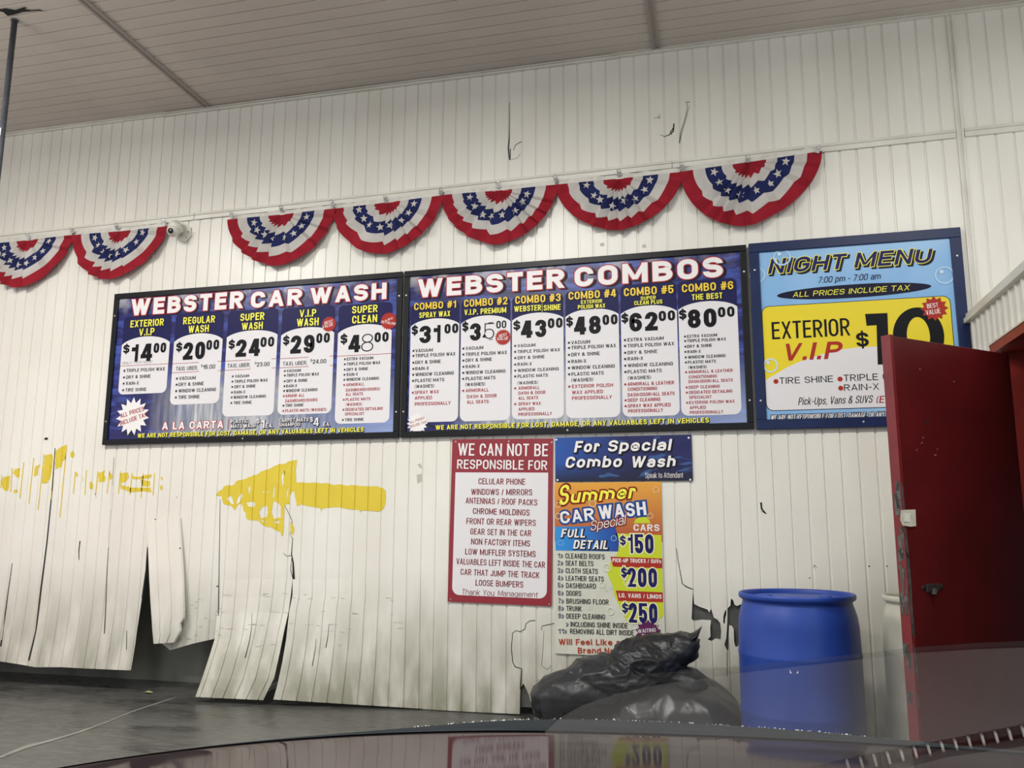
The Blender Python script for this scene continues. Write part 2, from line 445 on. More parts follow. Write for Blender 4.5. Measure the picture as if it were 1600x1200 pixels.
tear(cr, [(1073, 160), (1074, 170), (1069, 190), (1064, 205), (1061, 224)], .7)
tear(cr, [(1077, 165), (1072, 185), (1066, 205), (1061, 224)], .6)
tear(cr, [(1071, 160), (1078, 159)], 1.0)
for (x, y, s) in [(72, 685.5, 5), (389.5, 791, 0), (339.5, 916, 2.6), (281, 856.5, 2.4), (1358, 884.7, 2.6), (1386, 884.7, 2.2), (1273, 884, 2.2), (1275, 887, 1.5), (1265, 903, 2), (1271.5, 886, 1.5),
                  (242.5, 811.5, 2), (276, 777, 1.4), (430, 958, 1.6), (1187, 517, 0), (149, 772, 1.6), (150, 777, 1.2)]:
    if s: tear(cr, [(x-s/2, y+s*.2), (x, y-s*.1), (x+s/2, y+s*.15)], s*.8)
for P in ([(394, 958), (393, 980), (390, 1000), (383, 1028)], [(494, 998), (492.5, 1015), (488, 1040)], [(514, 977), (512.5, 992), (509, 1012)]):
    tear(cr, P, .5, 1.1, onskin=True)
# scuffs / tyre-height scratches
random.seed(4)
for i in range(46):
    x = random.uniform(335, 640); y = random.choice([930, 936, 958, 975, 980, 985, 1010])+random.uniform(-3, 3)
    l = random.uniform(3, 14)
    tear(cr, [(x, y), (x+l*.5, y+random.uniform(-.6, .6)), (x+l, y+random.uniform(-1, 1))], random.uniform(.4, .9), .3, y=-0.0015, onskin=True, mt=mat('grey_scuff', '#77756a', 0.6))
for i in range(22):
    x = random.uniform(288, 343); y = random.uniform(935, 1000)
    tear(cr, [(x, y), (x+random.uniform(2, 7), y+random.uniform(-.6, .6))], random.uniform(.4, 1.2), .4, y=-0.0015, onskin=True, mt=mat('grey_scuff', '#77756a', 0.6))
cr.build('crack', wall)
# smudge where something was peeled off
sm = MB(); M_smudge = mat('pale_smudge', '#b5b2a6', 0.5)
for pts in ([(652, 726), (657, 724), (660, 732), (656, 731)], [(651, 742), (659, 740), (659, 752), (652, 756)], [(938, 380), (944, 379), (944, 385), (937, 384)], [(1003, 383), (1008, 381), (1010, 387), (1004, 387)]):
    m_ = [W(*q, -0.0012) for q in pts]; sm.poly(m_, M_smudge)
sm.build('smudge', wall)

# the dark space behind the torn panels
ib = MB(); ib.box((X0, 0.42, 0), (X1, 0.5, 2.0), M_dark); ib.box((4.45, 0.022, 0.05), (6.3, 0.034, 1.15), mat('grey_backing_board', '#5c5c59', 0.9, two='#3f3f3d', scale=5))
ib.build('wall_inner', kind='structure')

# ------------------------------------------------------------------ floor, ceiling
fb = MB(); fb.poly([(-6, -12, 0), (12, -12, 0), (12, 2, 0), (-6, 2, 0)], M_floor)
floor = fb.build('floor', kind='structure')
jb = MB(); M_joint = mat('pale_floor_joint', '#8b8a84', 0.4, two='#6b6a66', scale=6)
pts = [(-60, 1208), (0, 1183), (40, 1167), (75, 1158), (120, 1145), (165, 1129), (205, 1112), (245, 1099), (276, 1089)]
wd = [3, 3, 5, 3, 2.5, 1.8, 1.5, 2.2, 1.2]
a = [F(x, y-w/2, 0.002) for (x, y), w in zip(pts, wd)]; b_ = [F(x, y+w/2, 0.002) for (x, y), w in zip(pts, wd)]
jb.add(a+b_, [(i, len(pts)+i, len(pts)+i+1, i+1) for i in range(len(pts)-1)], M_joint)
jb.build('floor_joint', floor)

cb = MB(); ys = [0.03]; hs = [0.0]
k = 1
while k*0.1065 < 9:
    y = -k*0.1065
    ys += [y+0.005, y+0.003, y-0.002, y-0.004]; hs += [0.0, 0.008, 0.008, 0.0]; k += 1
n = len(ys)
vs = [(X0, y, zceil(X0)+h) for y, h in zip(ys, hs)]+[(X1, y, zceil(X1)+h) for y, h in zip(ys, hs)]
cb.add(vs, [(i, n+i, n+i+1, i+1) for i in range(n-1)], M_ceil)
ceiling = cb.build('ceiling', kind='structure')
hb = MB()
hp = [(-10, 8), (2, 14), (8, 12), (24, 15), (36, 11), (42, 10), (38, 14), (50, 15), (62, 14), (69, 17), (60, 16), (48, 17), (35, 18), (22, 22), (12, 24), (5, 18), (-10, 15)]
hb.poly([ceil_pt(x, y)+np.array([0, 0, -0.004]) for x, y in hp], M_crack)
hb.build('torn_hole', ceiling)

def strip(name, a, b, w, h, m=None, z0=0.0):
    """a trim strip on the wall from a to b (x, z), w tall, h proud of the wall, with a shallow channel along it"""
    s = MB(); m = m or M_white
    pr = [(-w/2, 0.004), (-w/2, -h), (-w*0.18, -h), (-w*0.14, -h*0.45), (w*0.12, -h*0.45), (w*0.16, -h), (w/2, -h*0.8), (w/2, 0.004)]
    vs = [(a[0], y, a[1]+d) for d, y in pr]+[(b[0], y, b[1]+d) for d, y in pr]; n = len(pr)
    s.add(vs, [(i, n+i, n+(i+1) % n, (i+1) % n) for i in range(n)]+[tuple(range(n))[::-1], tuple(range(n, 2*n))], m)
    return s.build(name, kind='structure')
def zb(x): return zbat(x)-0.026
strip('trim_1', (X0, zb(X0)), (1.945, zb(1.945)), 0.056, 0.014)
strip('trim_2', (1.952, zb(1.952)), (5.64, zb(5.64)), 0.056, 0.014)
strip('trim_3', (5.645, zb(5.645)), (7.375, zb(7.375)), 0.056, 0.014)
strip('trim_4', (7.43, zb(7.43)), (X1, zb(X1)), 0.056, 0.014)
strip('trim_5', (X0, zceil(X0)-0.018), (1.62, zceil(1.62)-0.018), 0.036, 0.016)
strip('trim_6', (1.60, zceil(1.60)-0.024), (5.28, zceil(5.28)-0.022), 0.036, 0.022)
strip('trim_7', (5.26, zceil(5.26)-0.018), (X1, zceil(X1)-0.018), 0.036, 0.018)
s = MB(); s.box((7.385, -0.012, 2.3), (7.397, 0.002, zceil(7.4)), M_white); s.box((7.397, -0.005, 2.3), (7.413, 0.002, zceil(7.4)), M_white); s.box((7.413, -0.012, 2.3), (7.425, 0.002, zceil(7.4)), M_white)
s.build('trim_8', kind='structure')
def ceil_joint(name, x0, x1):
    s = MB()
    for (o0, o1, h) in ((-0.03, -0.012, .012), (-0.012, 0.012, .006), (0.012, 0.03, .012)):
        za, zb_ = zceil(x0), zceil(x1)
        vs = [(x+o, y, z-hh) for (x, y, z) in ((x0, -0.02, za), (x1, -9, zb_)) for o in (o0, o1) for hh in (0, h)]
        s.add(vs, [(0, 1, 3, 2), (4, 6, 7, 5), (0, 4, 5, 1), (2, 3, 7, 6), (0, 2, 6, 4), (1, 5, 7, 3)], M_ceiltrim)
    return s.build(name, kind='structure')
ceil_joint('trim_9', 2.0, 2.45)
ceil_joint('trim_10', 5.56, 5.7)

# ------------------------------------------------------------------ side booth with the red doorway
XS = 7.359
OY0, OY1, OZ = -0.56, -1.62, 2.11
M_booth = mat('booth_panel', '#dcdad2', 0.35, two='#cfcdc4', scale=2)
sb = MB()
def rib_wall(y0, y1, z0, z1):
    ys = [(y0, 0.0)]; k = math.ceil(-y0*10)
    while k/10.0 < -y1:
        for d, h in ((-0.012, 0), (-0.006, -0.012), (0.006, -0.012), (0.012, 0)):
            y = -(k/10.0+d)
            if y1 < y < y0: ys.append((y, h))
        k += 1
    ys.append((y1, 0.0)); n = len(ys)
    sb.add([(XS+h, y, z0) for y, h in ys]+[(XS+h, y, z1) for y, h in ys], [(i, n+i, n+i+1, i+1) for i in range(n-1)], M_booth)
ZT0, ZT1 = 2.405, 2.36
rib_wall(-0.004, OY0, 0.0, ZT0-0.01); rib_wall(OY0, OY1, OZ, ZT0-0.01); rib_wall(OY1, -2.3, 0.0, ZT0-0.01)
# booth shell: roof and far walls keep the inside dark
sb.box((XS+0.01, -2.3, 2.33), (9.2, -0.01, 2.38), M_booth)
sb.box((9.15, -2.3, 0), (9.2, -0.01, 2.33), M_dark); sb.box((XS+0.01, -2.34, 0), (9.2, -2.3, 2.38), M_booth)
sb.build('wall_right', kind='structure')
s = MB()
s.box((XS-0.035, -2.34, 2.39), (XS+0.05, -0.004, 2.418), M_white); s.box((XS-0.022, -2.34, 2.418), (XS+0.05, -0.004, 2.446), M_white)
s.build('trim_11', kind='structure')
s = MB(); s.box((XS-0.03, OY0-0.001, 0), (XS-0.014, OY0+0.02, OZ+0.04), M_white)
s.box((XS-0.045, -2.3, OZ+0.043), (XS+0.02, OY0+0.06, OZ+0.052), M_white); s.build('trim_12', kind='structure')
s = MB(); s.box((XS-0.04, OY1-0.05, OZ-0.005), (XS+0.12, OY0+0.05, OZ+0.043), M_redtrim)
s.box((XS+0.005, OY0-0.0, 0), (XS+0.20, OY0+0.05, OZ), M_redtrim); s.box((XS-0.02, OY1-0.05, 0), (XS+0.12, OY1, OZ), M_redtrim)
s.build('trim_13', kind='structure')

# red door, standing open
Hn = np.array([XS-0.02, -0.749]); Fr = np.array([6.682, -1.352])
dv = (Fr-Hn); wid = np.linalg.norm(dv); dv = dv/wid; nv = np.array([-dv[1], dv[0]])      # nv points away from / towards camera
if (CAM[:2]-Hn)@nv < 0: nv = -nv
def D(u, t, z): q = Hn+dv*u+nv*t; return (q[0], q[1], z)
TH = 0.045
def dbox(m, u0, u1, t0, t1, z0, z1, mt):
    vs = [D(u, t, z) for u in (u0, u1) for t in (t0, t1) for z in (z0, z1)]
    m.add(vs, [(0, 1, 3, 2), (4, 6, 7, 5), (0, 4, 5, 1), (2, 3, 7, 6), (0, 2, 6, 4), (1, 5, 7, 3)], mt)
d = MB()
dbox(d, 0, wid, -TH, 0, 0.02, 2.062, M_red)
door = d.build('door_1', kind='structure', bevel=0.003, recalc=True)
d = MB(); dbox(d, wid, wid+0.004, -TH, 0.0, 0.02, 2.066, M_rededge)
dbox(d, wid-0.016, wid+0.004, 0.0, 0.004, 0.02, 2.066, M_rededge)
d.build('edge_strip', door)
d = MB()
random.seed(3)
for (z0, z1, u) in ((1.24, 1.40, .006), (1.05, 1.2, .012), (0.9, 1.1, .016), (0.72, 0.93, .012), (0.56, 0.7, .010), (0.42, 0.5, .006)):
    for i in range(5):
        a = random.uniform(z0, z1-0.03); b_ = min(z1, a+random.uniform(.03, .12)); t = random.uniform(-TH, -0.012)
        vs = [D(wid+0.0052, t+random.uniform(0, .02), a), D(wid+0.0052, min(0, t+random.uniform(.01, .03)), a+.01), D(wid+0.0052, min(0, t+random.uniform(.008, .03)), b_), D(wid+0.0052, t, b_-.01)]
        d.poly(vs, M_worn)
    vs = [D(wid-u-random.uniform(0, .01), 0.0052, z0), D(wid+0.003, 0.0052, z0+.02), D(wid+0.003, 0.0052, z1), D(wid-u, 0.0052, z1-.03)]
    d.poly(vs, M_worn)
wp = d.build('worn_patch', door); wp['label'] = 'bare grey metal where the red paint has worn off'
def on_door(px, py):
    dd = ray(px, py); o = CAM; nn = np.array([nv[0], nv[1], 0]); p0 = np.array([Hn[0], Hn[1], 0]); t = ((p0-o)@nn)/(dd@nn); p = o+dd*t
    return ((p[:2]-Hn)@dv, p[2])
d = MB()
pp = [(1405, 797), (1428, 796), (1429, 822), (1420, 823), (1408, 821), (1404, 812)]
d.poly([D(min(u, wid+.03), 0.008, z) for u, z in [on_door(*q) for q in pp]], M_tape)
pp = [(1410, 801), (1420, 802), (1418, 816), (1409, 815)]
d.poly([D(u, 0.010, z) for u, z in [on_door(*q) for q in pp]], mat('pale_tape', '#f0efe4', 0.5))
t_ = d.build('tape_patch', door); t_['label'] = 'torn white tape over the latch'
d = MB()
u, z = on_door(1452, 918)
M_latch = mat('dark_latch_metal', '#2d2829', 0.5, two='#4a4545', scale=30)
dbox(d, u-0.05, u+0.03, 0.0, 0.014, z-0.018, z+0.016, M_latch); dbox(d, u-0.085, u-0.05, 0.0, 0.008, z-0.008, z+0.012, M_latch); dbox(d, u+0.03, u+0.055, 0.0, 0.006, z-0.006, z+0.010, M_latch); dbox(d, u-0.02, u-0.0, 0.0, 0.024, z-0.03, z-0.004, M_worn)
d.build('door_latch', door, bevel=0.004)
d = MB()
M_scr = mat('pale_scratch', '#b08a86', 0.5)
for (px, py, l, a) in ((1437, 577, 4, .2), (1440, 692, 5, -.8), (1432, 703, 5, -.9), (1461, 711, 5, .1), (1464, 702, 4, -1), (1490, 596, 3, 0), (1543, 725, 18, 1.5), (1442, 684, 4, -.6)):
    dx, dy = math.cos(a)*l/2, math.sin(a)*l/2
    q = [on_door(px-dx, py-dy), on_door(px, py-.8), on_door(px+dx, py+dy), on_door(px, py+.8)]
    d.poly([D(u, 0.0015, z) for u, z in q], M_scr)
q = [on_door(px, py) for px, py in ((1446, 656), (1451, 655), (1450, 660), (1447, 661))]; d.poly([D(u, 0.0015, z) for u, z in q], M_crack)
d.build('scratch', door)

# ------------------------------------------------------------------ painted arrows on the wall
def paint_material():
    m = bpy.data.materials.new('yellow_wall_paint'); m.use_nodes = True; nt = m.node_tree; b = nt.nodes['Principled BSDF']
    tc = nt.nodes.new('ShaderNodeTexCoord').outputs['Object']
    link(nt, mixc(nt, noise(nt, tc, 8, 3), '#d2ba2e', '#dcc63a'), b.inputs['Base Color']); b.inputs['Roughness'].default_value = 0.4
    return m
M_yellow = paint_material()
def painted(polys, holes, label, loc):
    t = MB()
    for i, P in enumerate(polys):
        hs = [h for h in holes.get(i, [])]
        xa, xb = min(p[0] for p in P), max(p[0] for p in P); za, zb_ = min(p[1] for p in P), max(p[1] for p in P)
        ln = [((x, za-.01), (x, zb_+.01)) for x, h in xs if xa < x < xb]
        V, T = cdt(P, hs, ln)
        t.add([(x, prof(x)-0.0016, z) for x, z in V], T, M_yellow)
    o = t.build('painted_arrow'); tag(o, label, 'painted arrow', 'arrows painted on the wall'); return o
def rag(P, amp=0.7, step=4.0, seed=1):
    """roughen an outline (pixels) the way a brush edge is rough"""
    rnd = random.Random(seed); out = []
    for i, p in enumerate(P):
        q = P[(i+1) % len(P)]; L = math.hypot(q[0]-p[0], q[1]-p[1]); nseg = max(1, int(L/step))
        for s_ in range(nseg):
            t = s_/nseg; out.append((p[0]+(q[0]-p[0])*t+rnd.uniform(-amp, amp)*(s_ > 0), p[1]+(q[1]-p[1])*t+rnd.uniform(-amp, amp)*(s_ > 0)))
    return out
def Z3(P): return [(300+x/4, 680+y/4) for x, y in P]
def Z2(P): return [(x/4, 680+y/4) for x, y in P]
arrow = Z3([(150, 375), (165, 350), (190, 340), (200, 320), (230, 312), (262, 312), (280, 285), (340, 272), (352, 262), (418, 240), (428, 228), (498, 205), (510, 195), (545, 180), (577, 178), (585, 178), (600, 165),
            (655, 152), (657, 165), (648, 230), (652, 294), (700, 297), (735, 298), (770, 294), (812, 303), (830, 298), (890, 312), (925, 306), (972, 316), (1000, 311), (1050, 318), (1135, 320), (1160, 318), (1192, 330), (1212, 348),
            (1212, 420), (1200, 458), (1172, 478), (1130, 474), (1060, 470), (1054, 486), (1046, 468), (975, 462), (930, 452), (892, 450), (850, 454), (814, 458), (808, 486), (802, 456), (735, 445), (690, 434), (654, 442),
            (648, 400), (640, 352), (622, 350), (610, 390), (612, 432), (585, 432), (578, 440), (570, 625), (560, 632), (556, 606), (520, 592), (490, 572), (455, 570), (410, 532), (360, 530), (340, 520), (338, 488), (322, 470),
            (318, 445), (300, 425), (285, 440), (268, 470), (258, 455), (240, 438), (200, 432), (188, 400), (186, 378), (155, 380)])
ah = [Z3(h) for h in ([(218, 398), (240, 374), (255, 400), (262, 432), (248, 430), (230, 412)], [(275, 430), (285, 395), (305, 365), (318, 375), (305, 392), (298, 420), (288, 425)],
                      [(352, 330), (362, 310), (366, 340), (356, 372)], [(340, 420), (378, 415), (398, 430), (385, 450), (352, 445)], [(420, 478), (440, 448), (470, 440), (476, 480), (468, 510), (430, 520)],
                      [(504, 440), (510, 408), (540, 425), (556, 448), (556, 515), (510, 522), (498, 480)], [(440, 350), (446, 343), (452, 356), (445, 362)], [(470, 352), (482, 346), (478, 362)],
                      [(505, 385), (512, 318), (520, 330), (513, 395)], [(533, 285), (540, 288), (535, 300)], [(560, 250), (572, 232), (573, 300), (562, 320)], [(508, 540), (540, 532), (552, 548), (530, 552)],
                      [(592, 350), (602, 320), (600, 372), (594, 400)], [(625, 210), (640, 200), (630, 222)], [(860, 340), (866, 340), (864, 347)], [(420, 520), (450, 535), (470, 548), (440, 540)])]
r2 = lambda P: [P2(*q) for q in P]
painted([r2(rag(arrow, .5, 3.5, 2)), r2(rag(Z3([(612, 545), (622, 540), (640, 580), (638, 612), (628, 625), (614, 600)]), .3, 3, 5))], {0: [r2(rag(h, .3, 3, i)) for i, h in enumerate(ah)]},
        'bold yellow arrow painted on the white wall, pointing left below the first menu board', None)
old = [Z2(P) for P in ([(8, 300), (22, 262), (62, 252), (60, 280), (52, 345), (30, 348), (14, 325)], [(82, 235), (92, 215), (126, 202), (118, 240), (122, 262), (105, 265), (95, 250)], [(85, 345), (100, 338), (108, 352), (92, 366)],
       [(212, 255), (222, 195), (250, 183), (240, 210), (236, 245), (222, 258)], [(262, 300), (274, 200), (280, 128), (318, 116), (330, 130), (328, 200), (312, 262), (298, 296), (280, 302)],
       [(345, 215), (348, 120), (356, 92), (390, 70), (412, 60), (410, 150), (390, 165), (380, 200), (358, 208)], [(440, 110), (455, 98), (468, 120), (458, 145), (442, 135)], [(474, 230), (488, 240), (484, 262), (476, 258)],
       [(512, 265), (522, 258), (520, 290), (514, 282)], [(560, 300), (572, 286), (582, 330), (570, 340), (560, 330)], [(614, 235), (634, 232), (654, 214), (646, 246), (662, 262), (656, 286), (630, 296), (616, 288)],
       [(684, 232), (700, 245), (706, 262), (692, 280), (684, 270)], [(752, 240), (800, 232), (806, 262), (786, 290), (764, 296), (752, 310)], [(750, 306), (790, 322), (806, 318), (812, 328), (940, 326), (948, 356), (900, 350), (818, 358), (780, 340), (756, 334)],
       [(826, 252), (860, 262), (944, 242), (950, 256), (925, 272), (850, 276), (828, 272)], [(1000, 320), (1010, 310), (1018, 335), (1004, 345)], [(1002, 262), (1012, 258), (1020, 280), (1010, 280)], [(880, 276), (940, 290), (935, 318), (884, 318)])]
drips = [(77, 205, 66, 356), (150, 170, 124, 396), (212, 142, 180, 430), (276, 118, 238, 466), (346, 95, 318, 400), (418, 60, 374, 515), (472, 228, 458, 366), (541, 218, 530, 372), (613, 224, 596, 378), (686, 222, 668, 366),
         (754, 226, 740, 366), (826, 234, 812, 372), (896, 238, 880, 392), (967, 236, 956, 376), (12, 250, 4, 330)]
for x0, y0, x1, y1 in drips: old.append(Z2([(x0-3, y0), (x0+3, y0), (x1+4, y1), (x1-2, y1)]))
painted([r2(rag(P, .45, 3, i)) if i < 18 else r2(P) for i, P in enumerate(old)], {}, 'faded flaking yellow arrow on the white wall, left of the bold one, worn to patches', None)

# ------------------------------------------------------------------ sign-writer's letters, drawn from strokes (a condensed grotesque)
XH = 0.72
def _gl():
    g = {}
    V = lambda u, a=0.0, b=1.0: ('v', u, a, b)
    H = lambda v, a=0.0, b=1.0: ('h', v, a, b)
    Dg = lambda u0, v0, u1, v1: ('d', u0, v0, u1, v1)
    def Pt(*p, c=False): return ('p', p, c)
    R = 1
    O = Pt((0, 1, R), (1, 1, R), (1, 0, R), (0, 0, R), c=True)
    def ess(t): m = t*.52; return Pt((1, t*.74, 0), (1, t, R), (0, t, R), (0, m, R), (1, m, R), (1, 0, R), (0, 0, R), (0, t*.26, 0))
    g['A'] = (.66, [Dg(0, 0, .5, 1), Dg(1, 0, .5, 1), H(.27, .2, .8)]); g['B'] = (.62, [V(0), Pt((0, 1, 0), (.93, 1, R), (.93, .53, R), (0, .53, 0)), Pt((0, .53, 0), (1, .53, R), (1, 0, R), (0, 0, 0))])
    g['C'] = (.61, [Pt((1, .66, 0), (1, 1, R), (0, 1, R), (0, 0, R), (1, 0, R), (1, .34, 0))]); g['D'] = (.62, [V(0), Pt((0, 1, 0), (1, 1, R), (1, 0, R), (0, 0, 0))])
    g['E'] = (.54, [V(0), H(1), H(.52, 0, .93), H(0)]); g['F'] = (.51, [V(0), H(1), H(.5, 0, .9)]); g['G'] = (.63, [Pt((1, .68, 0), (1, 1, R), (0, 1, R), (0, 0, R), (1, 0, R), (1, .47, 0)), H(.47, .52, 1)])
    g['H'] = (.63, [V(0), V(1), H(.52)]); g['I'] = (.0, [V(.5)]); g['J'] = (.52, [Pt((1, 1, 0), (1, 0, R), (0, 0, R), (0, .3, 0))]); g['K'] = (.63, [V(0), Dg(0, .32, 1, 1), Dg(.3, .55, 1, 0)])
    g['L'] = (.5, [V(0), H(0)]); g['M'] = (.80, [V(0), V(1), ('m', 0, 1, .5, .08), ('m', 1, 1, .5, .08)]); g['N'] = (.64, [V(0), V(1), ('m', 0, 1, 1, 0)])
    g['O'] = (.63, [O]); g['P'] = (.60, [V(0), Pt((0, 1, 0), (1, 1, R), (1, .44, R), (0, .44, 0))]); g['Q'] = (.63, [O, Dg(.55, .3, 1, -.06)])
    g['R'] = (.63, [V(0), Pt((0, 1, 0), (.97, 1, R), (.97, .48, R), (0, .48, 0)), Dg(.45, .48, 1, 0)]); g['S'] = (.60, [ess(1)]); g['T'] = (.56, [V(.5), H(1)])
    g['U'] = (.62, [Pt((0, 1, 0), (0, 0, R), (1, 0, R), (1, 1, 0))]); g['V'] = (.64, [Dg(.5, 0, 0, 1), Dg(.5, 0, 1, 1)]); g['W'] = (.95, [Dg(.27, 0, 0, 1), Dg(.27, 0, .5, 1), Dg(.73, 0, .5, 1), Dg(.73, 0, 1, 1)])
    g['X'] = (.63, [Dg(0, 0, 1, 1), Dg(1, 0, 0, 1)]); g['Y'] = (.63, [Dg(.5, .40, 0, 1), Dg(.5, .40, 1, 1), V(.5, 0, .5)]); g['Z'] = (.57, [H(1), H(0), Dg(0, 0, 1, 1)])
    g['0'] = (.60, [O]); g['1'] = (.36, [V(1), ('h', .78, 0, 1)]); g['2'] = (.60, [Pt((0, .68, 0), (0, 1, R), (1, 1, R), (1, .56, R), (.0, .0, 0)), H(0)])
    g['3'] = (.60, [Pt((0, .73, 0), (0, 1, R), (1, 1, R), (1, .53, R), (.35, .53, 0)), Pt((.35, .53, 0), (1, .53, R), (1, 0, R), (0, 0, R), (0, .27, 0))]); g['4'] = (.62, [V(.80), H(.22), Dg(0, .2, .62, 1)])
    g['5'] = (.60, [H(1), V(0, .42, 1), Pt((0, .50, 0), (.0, .62, R), (1, .62, R), (1, 0, R), (0, 0, R), (0, .27, 0))]); g['6'] = (.60, [Pt((1, .74, 0), (1, 1, R), (0, 1, R), (0, 0, R), (1, 0, R), (1, .58, R), (0, .58, 0))])
    g['7'] = (.57, [H(1), Dg(.25, 0, 1, 1)]); g['8'] = (.61, [Pt((.05, .53, R), (.05, 1, R), (.95, 1, R), (.95, .53, R), c=True), Pt((0, 0, R), (1, 0, R), (1, .53, R), (0, .53, R), c=True)])
    g['9'] = (.60, [Pt((0, .26, 0), (0, 0, R), (1, 0, R), (1, 1, R), (0, 1, R), (0, .42, R), (1, .42, 0))]); g['$'] = (.60, [ess(1), ('v2', .5, -.14, 1.14)])
    g['&'] = (.70, [Pt((.12, .55, R), (.12, 1, R), (.72, 1, R), (.72, .60, R), (0, .50, R), (0, 0, R), (.70, 0, R), (.92, .45, 0)), Dg(.30, .66, 1, 0)]); g['#'] = (.66, [Dg(.12, 0, .42, 1), Dg(.58, 0, .88, 1), ('h2', .66, 0, 1), ('h2', .34, 0, 1)])
    g['('] = (.22, [Pt((1, 1.06, 0), (0, .85, R), (0, .1, R), (1, -.12, 0))]); g[')'] = (.22, [Pt((0, 1.06, 0), (1, .85, R), (1, .1, R), (0, -.12, 0))]); g['/'] = (.36, [Dg(0, -.05, 1, 1.02)]); g['-'] = (.32, [H(.40)])
    g['.'] = (0, [('q', .5, 0)]); g[','] = (0, [('q', .5, 0), ('c', .5)]); g[':'] = (0, [('q', .5, 0), ('q', .5, .55)]); g["'"] = (0, [V(.5, .7, 1)])
    g['\u00bb'] = (.5, [Dg(.5, .36, 0, .72), Dg(.5, .36, 0, .0), Dg(1, .36, .5, .72), Dg(1, .36, .5, .0)])
    X = XH
    g['a'] = (.55, [Pt((.05, .52, 0), (.05, X, R), (1, X, R), (1, 0, 0)), Pt((1, .40, 0), (0, .40, R), (0, 0, R), (1, 0, 0))]); g['b'] = (.56, [V(0), Pt((0, X, 0), (1, X, R), (1, 0, R), (0, 0, 0))]); g['c'] = (.53, [Pt((1, .47, 0), (1, X, R), (0, X, R), (0, 0, R), (1, 0, R), (1, .25, 0))])
    g['d'] = (.56, [V(1), Pt((1, X, 0), (0, X, R), (0, 0, R), (1, 0, 0))]); g['e'] = (.55, [Pt((0, .36, 0), (1, .36, 0), (1, X, R), (0, X, R), (0, 0, R), (1, 0, R), (1, .17, 0))]); g['f'] = (.36, [Pt((1, 1, 0), (.35, 1, R), (.35, 0, 0)), H(X)])
    g['g'] = (.56, [Pt((1, X, 0), (0, X, R), (0, .02, R), (1, .02, 0)), Pt((1, X, 0), (1, -.26, R), (0, -.26, 0))]); g['h'] = (.55, [V(0), Pt((0, X, 0), (1, X, R), (1, 0, 0))]); g['i'] = (0, [V(.5, 0, X), ('q', .5, .88)])
    g['k'] = (.56, [V(0), Dg(0, .2, 1, X), Dg(.3, .42, 1, 0)]); g['l'] = (0, [V(.5)]); g['m'] = (.88, [V(0, 0, X), Pt((0, X, 0), (.5, X, R), (.5, 0, 0)), Pt((.5, X, 0), (1, X, R), (1, 0, 0))]); g['n'] = (.55, [V(0, 0, X), Pt((0, X, 0), (1, X, R), (1, 0, 0))])
    g['o'] = (.56, [Pt((0, X, R), (1, X, R), (1, 0, R), (0, 0, R), c=True)]); g['p'] = (.56, [V(0, -.28, X), Pt((0, X, 0), (1, X, R), (1, 0, R), (0, 0, 0))]); g['r'] = (.38, [V(0, 0, X), Pt((0, X, 0), (1, X, R), (1, .5, 0))])
    g['s'] = (.52, [ess(X)]); g['t'] = (.36, [Pt((.35, .95, 0), (.35, 0, R), (1, 0, 0)), H(X)]); g['u'] = (.55, [V(1, 0, X), Pt((0, X, 0), (0, 0, R), (1, 0, 0))])
    g['w'] = (.82, [Dg(.27, 0, 0, X), Dg(.27, 0, .5, X), Dg(.73, 0, .5, X), Dg(.73, 0, 1, X)]); g['x'] = (.54, [Dg(0, 0, 1, X), Dg(1, 0, 0, X)]); g['y'] = (.55, [Dg(.5, 0, 1, X), Dg(.5, 0, 0, X), Dg(.2, -.28, .62, .28)])
    return g
GL = _gl()
def _round(P, closed, rx, ry, n=5):
    out = []; N = len(P)
    for i, (x, y, r) in enumerate(P):
        if not r or (not closed and i in (0, N-1)): out.append((x, y)); continue
        a, b = P[i-1], P[(i+1) % N]
        def cut(q):
            dx, dy = q[0]-x, q[1]-y; L = math.hypot(dx, dy) or 1e-9
            lim = L*(.5 if q[2] else .98); rr = min(lim, rx*abs(dx)/L+ry*abs(dy)/L); return (x+dx/L*rr, y+dy/L*rr)
        p0, p1 = cut(a), cut(b)
        for k in range(n+1):
            t = k/n; s_ = 1-t; c = .42                                      # squarish round corner
            q0 = (p0[0]+(x-p0[0])*.58, p0[1]+(y-p0[1])*.58); q1 = (p1[0]+(x-p1[0])*.58, p1[1]+(y-p1[1])*.58)
            out.append(tuple(s_**3*p0[j]+3*s_*s_*t*q0[j]+3*s_*t*t*q1[j]+t**3*p1[j] for j in (0, 1)))
    return out
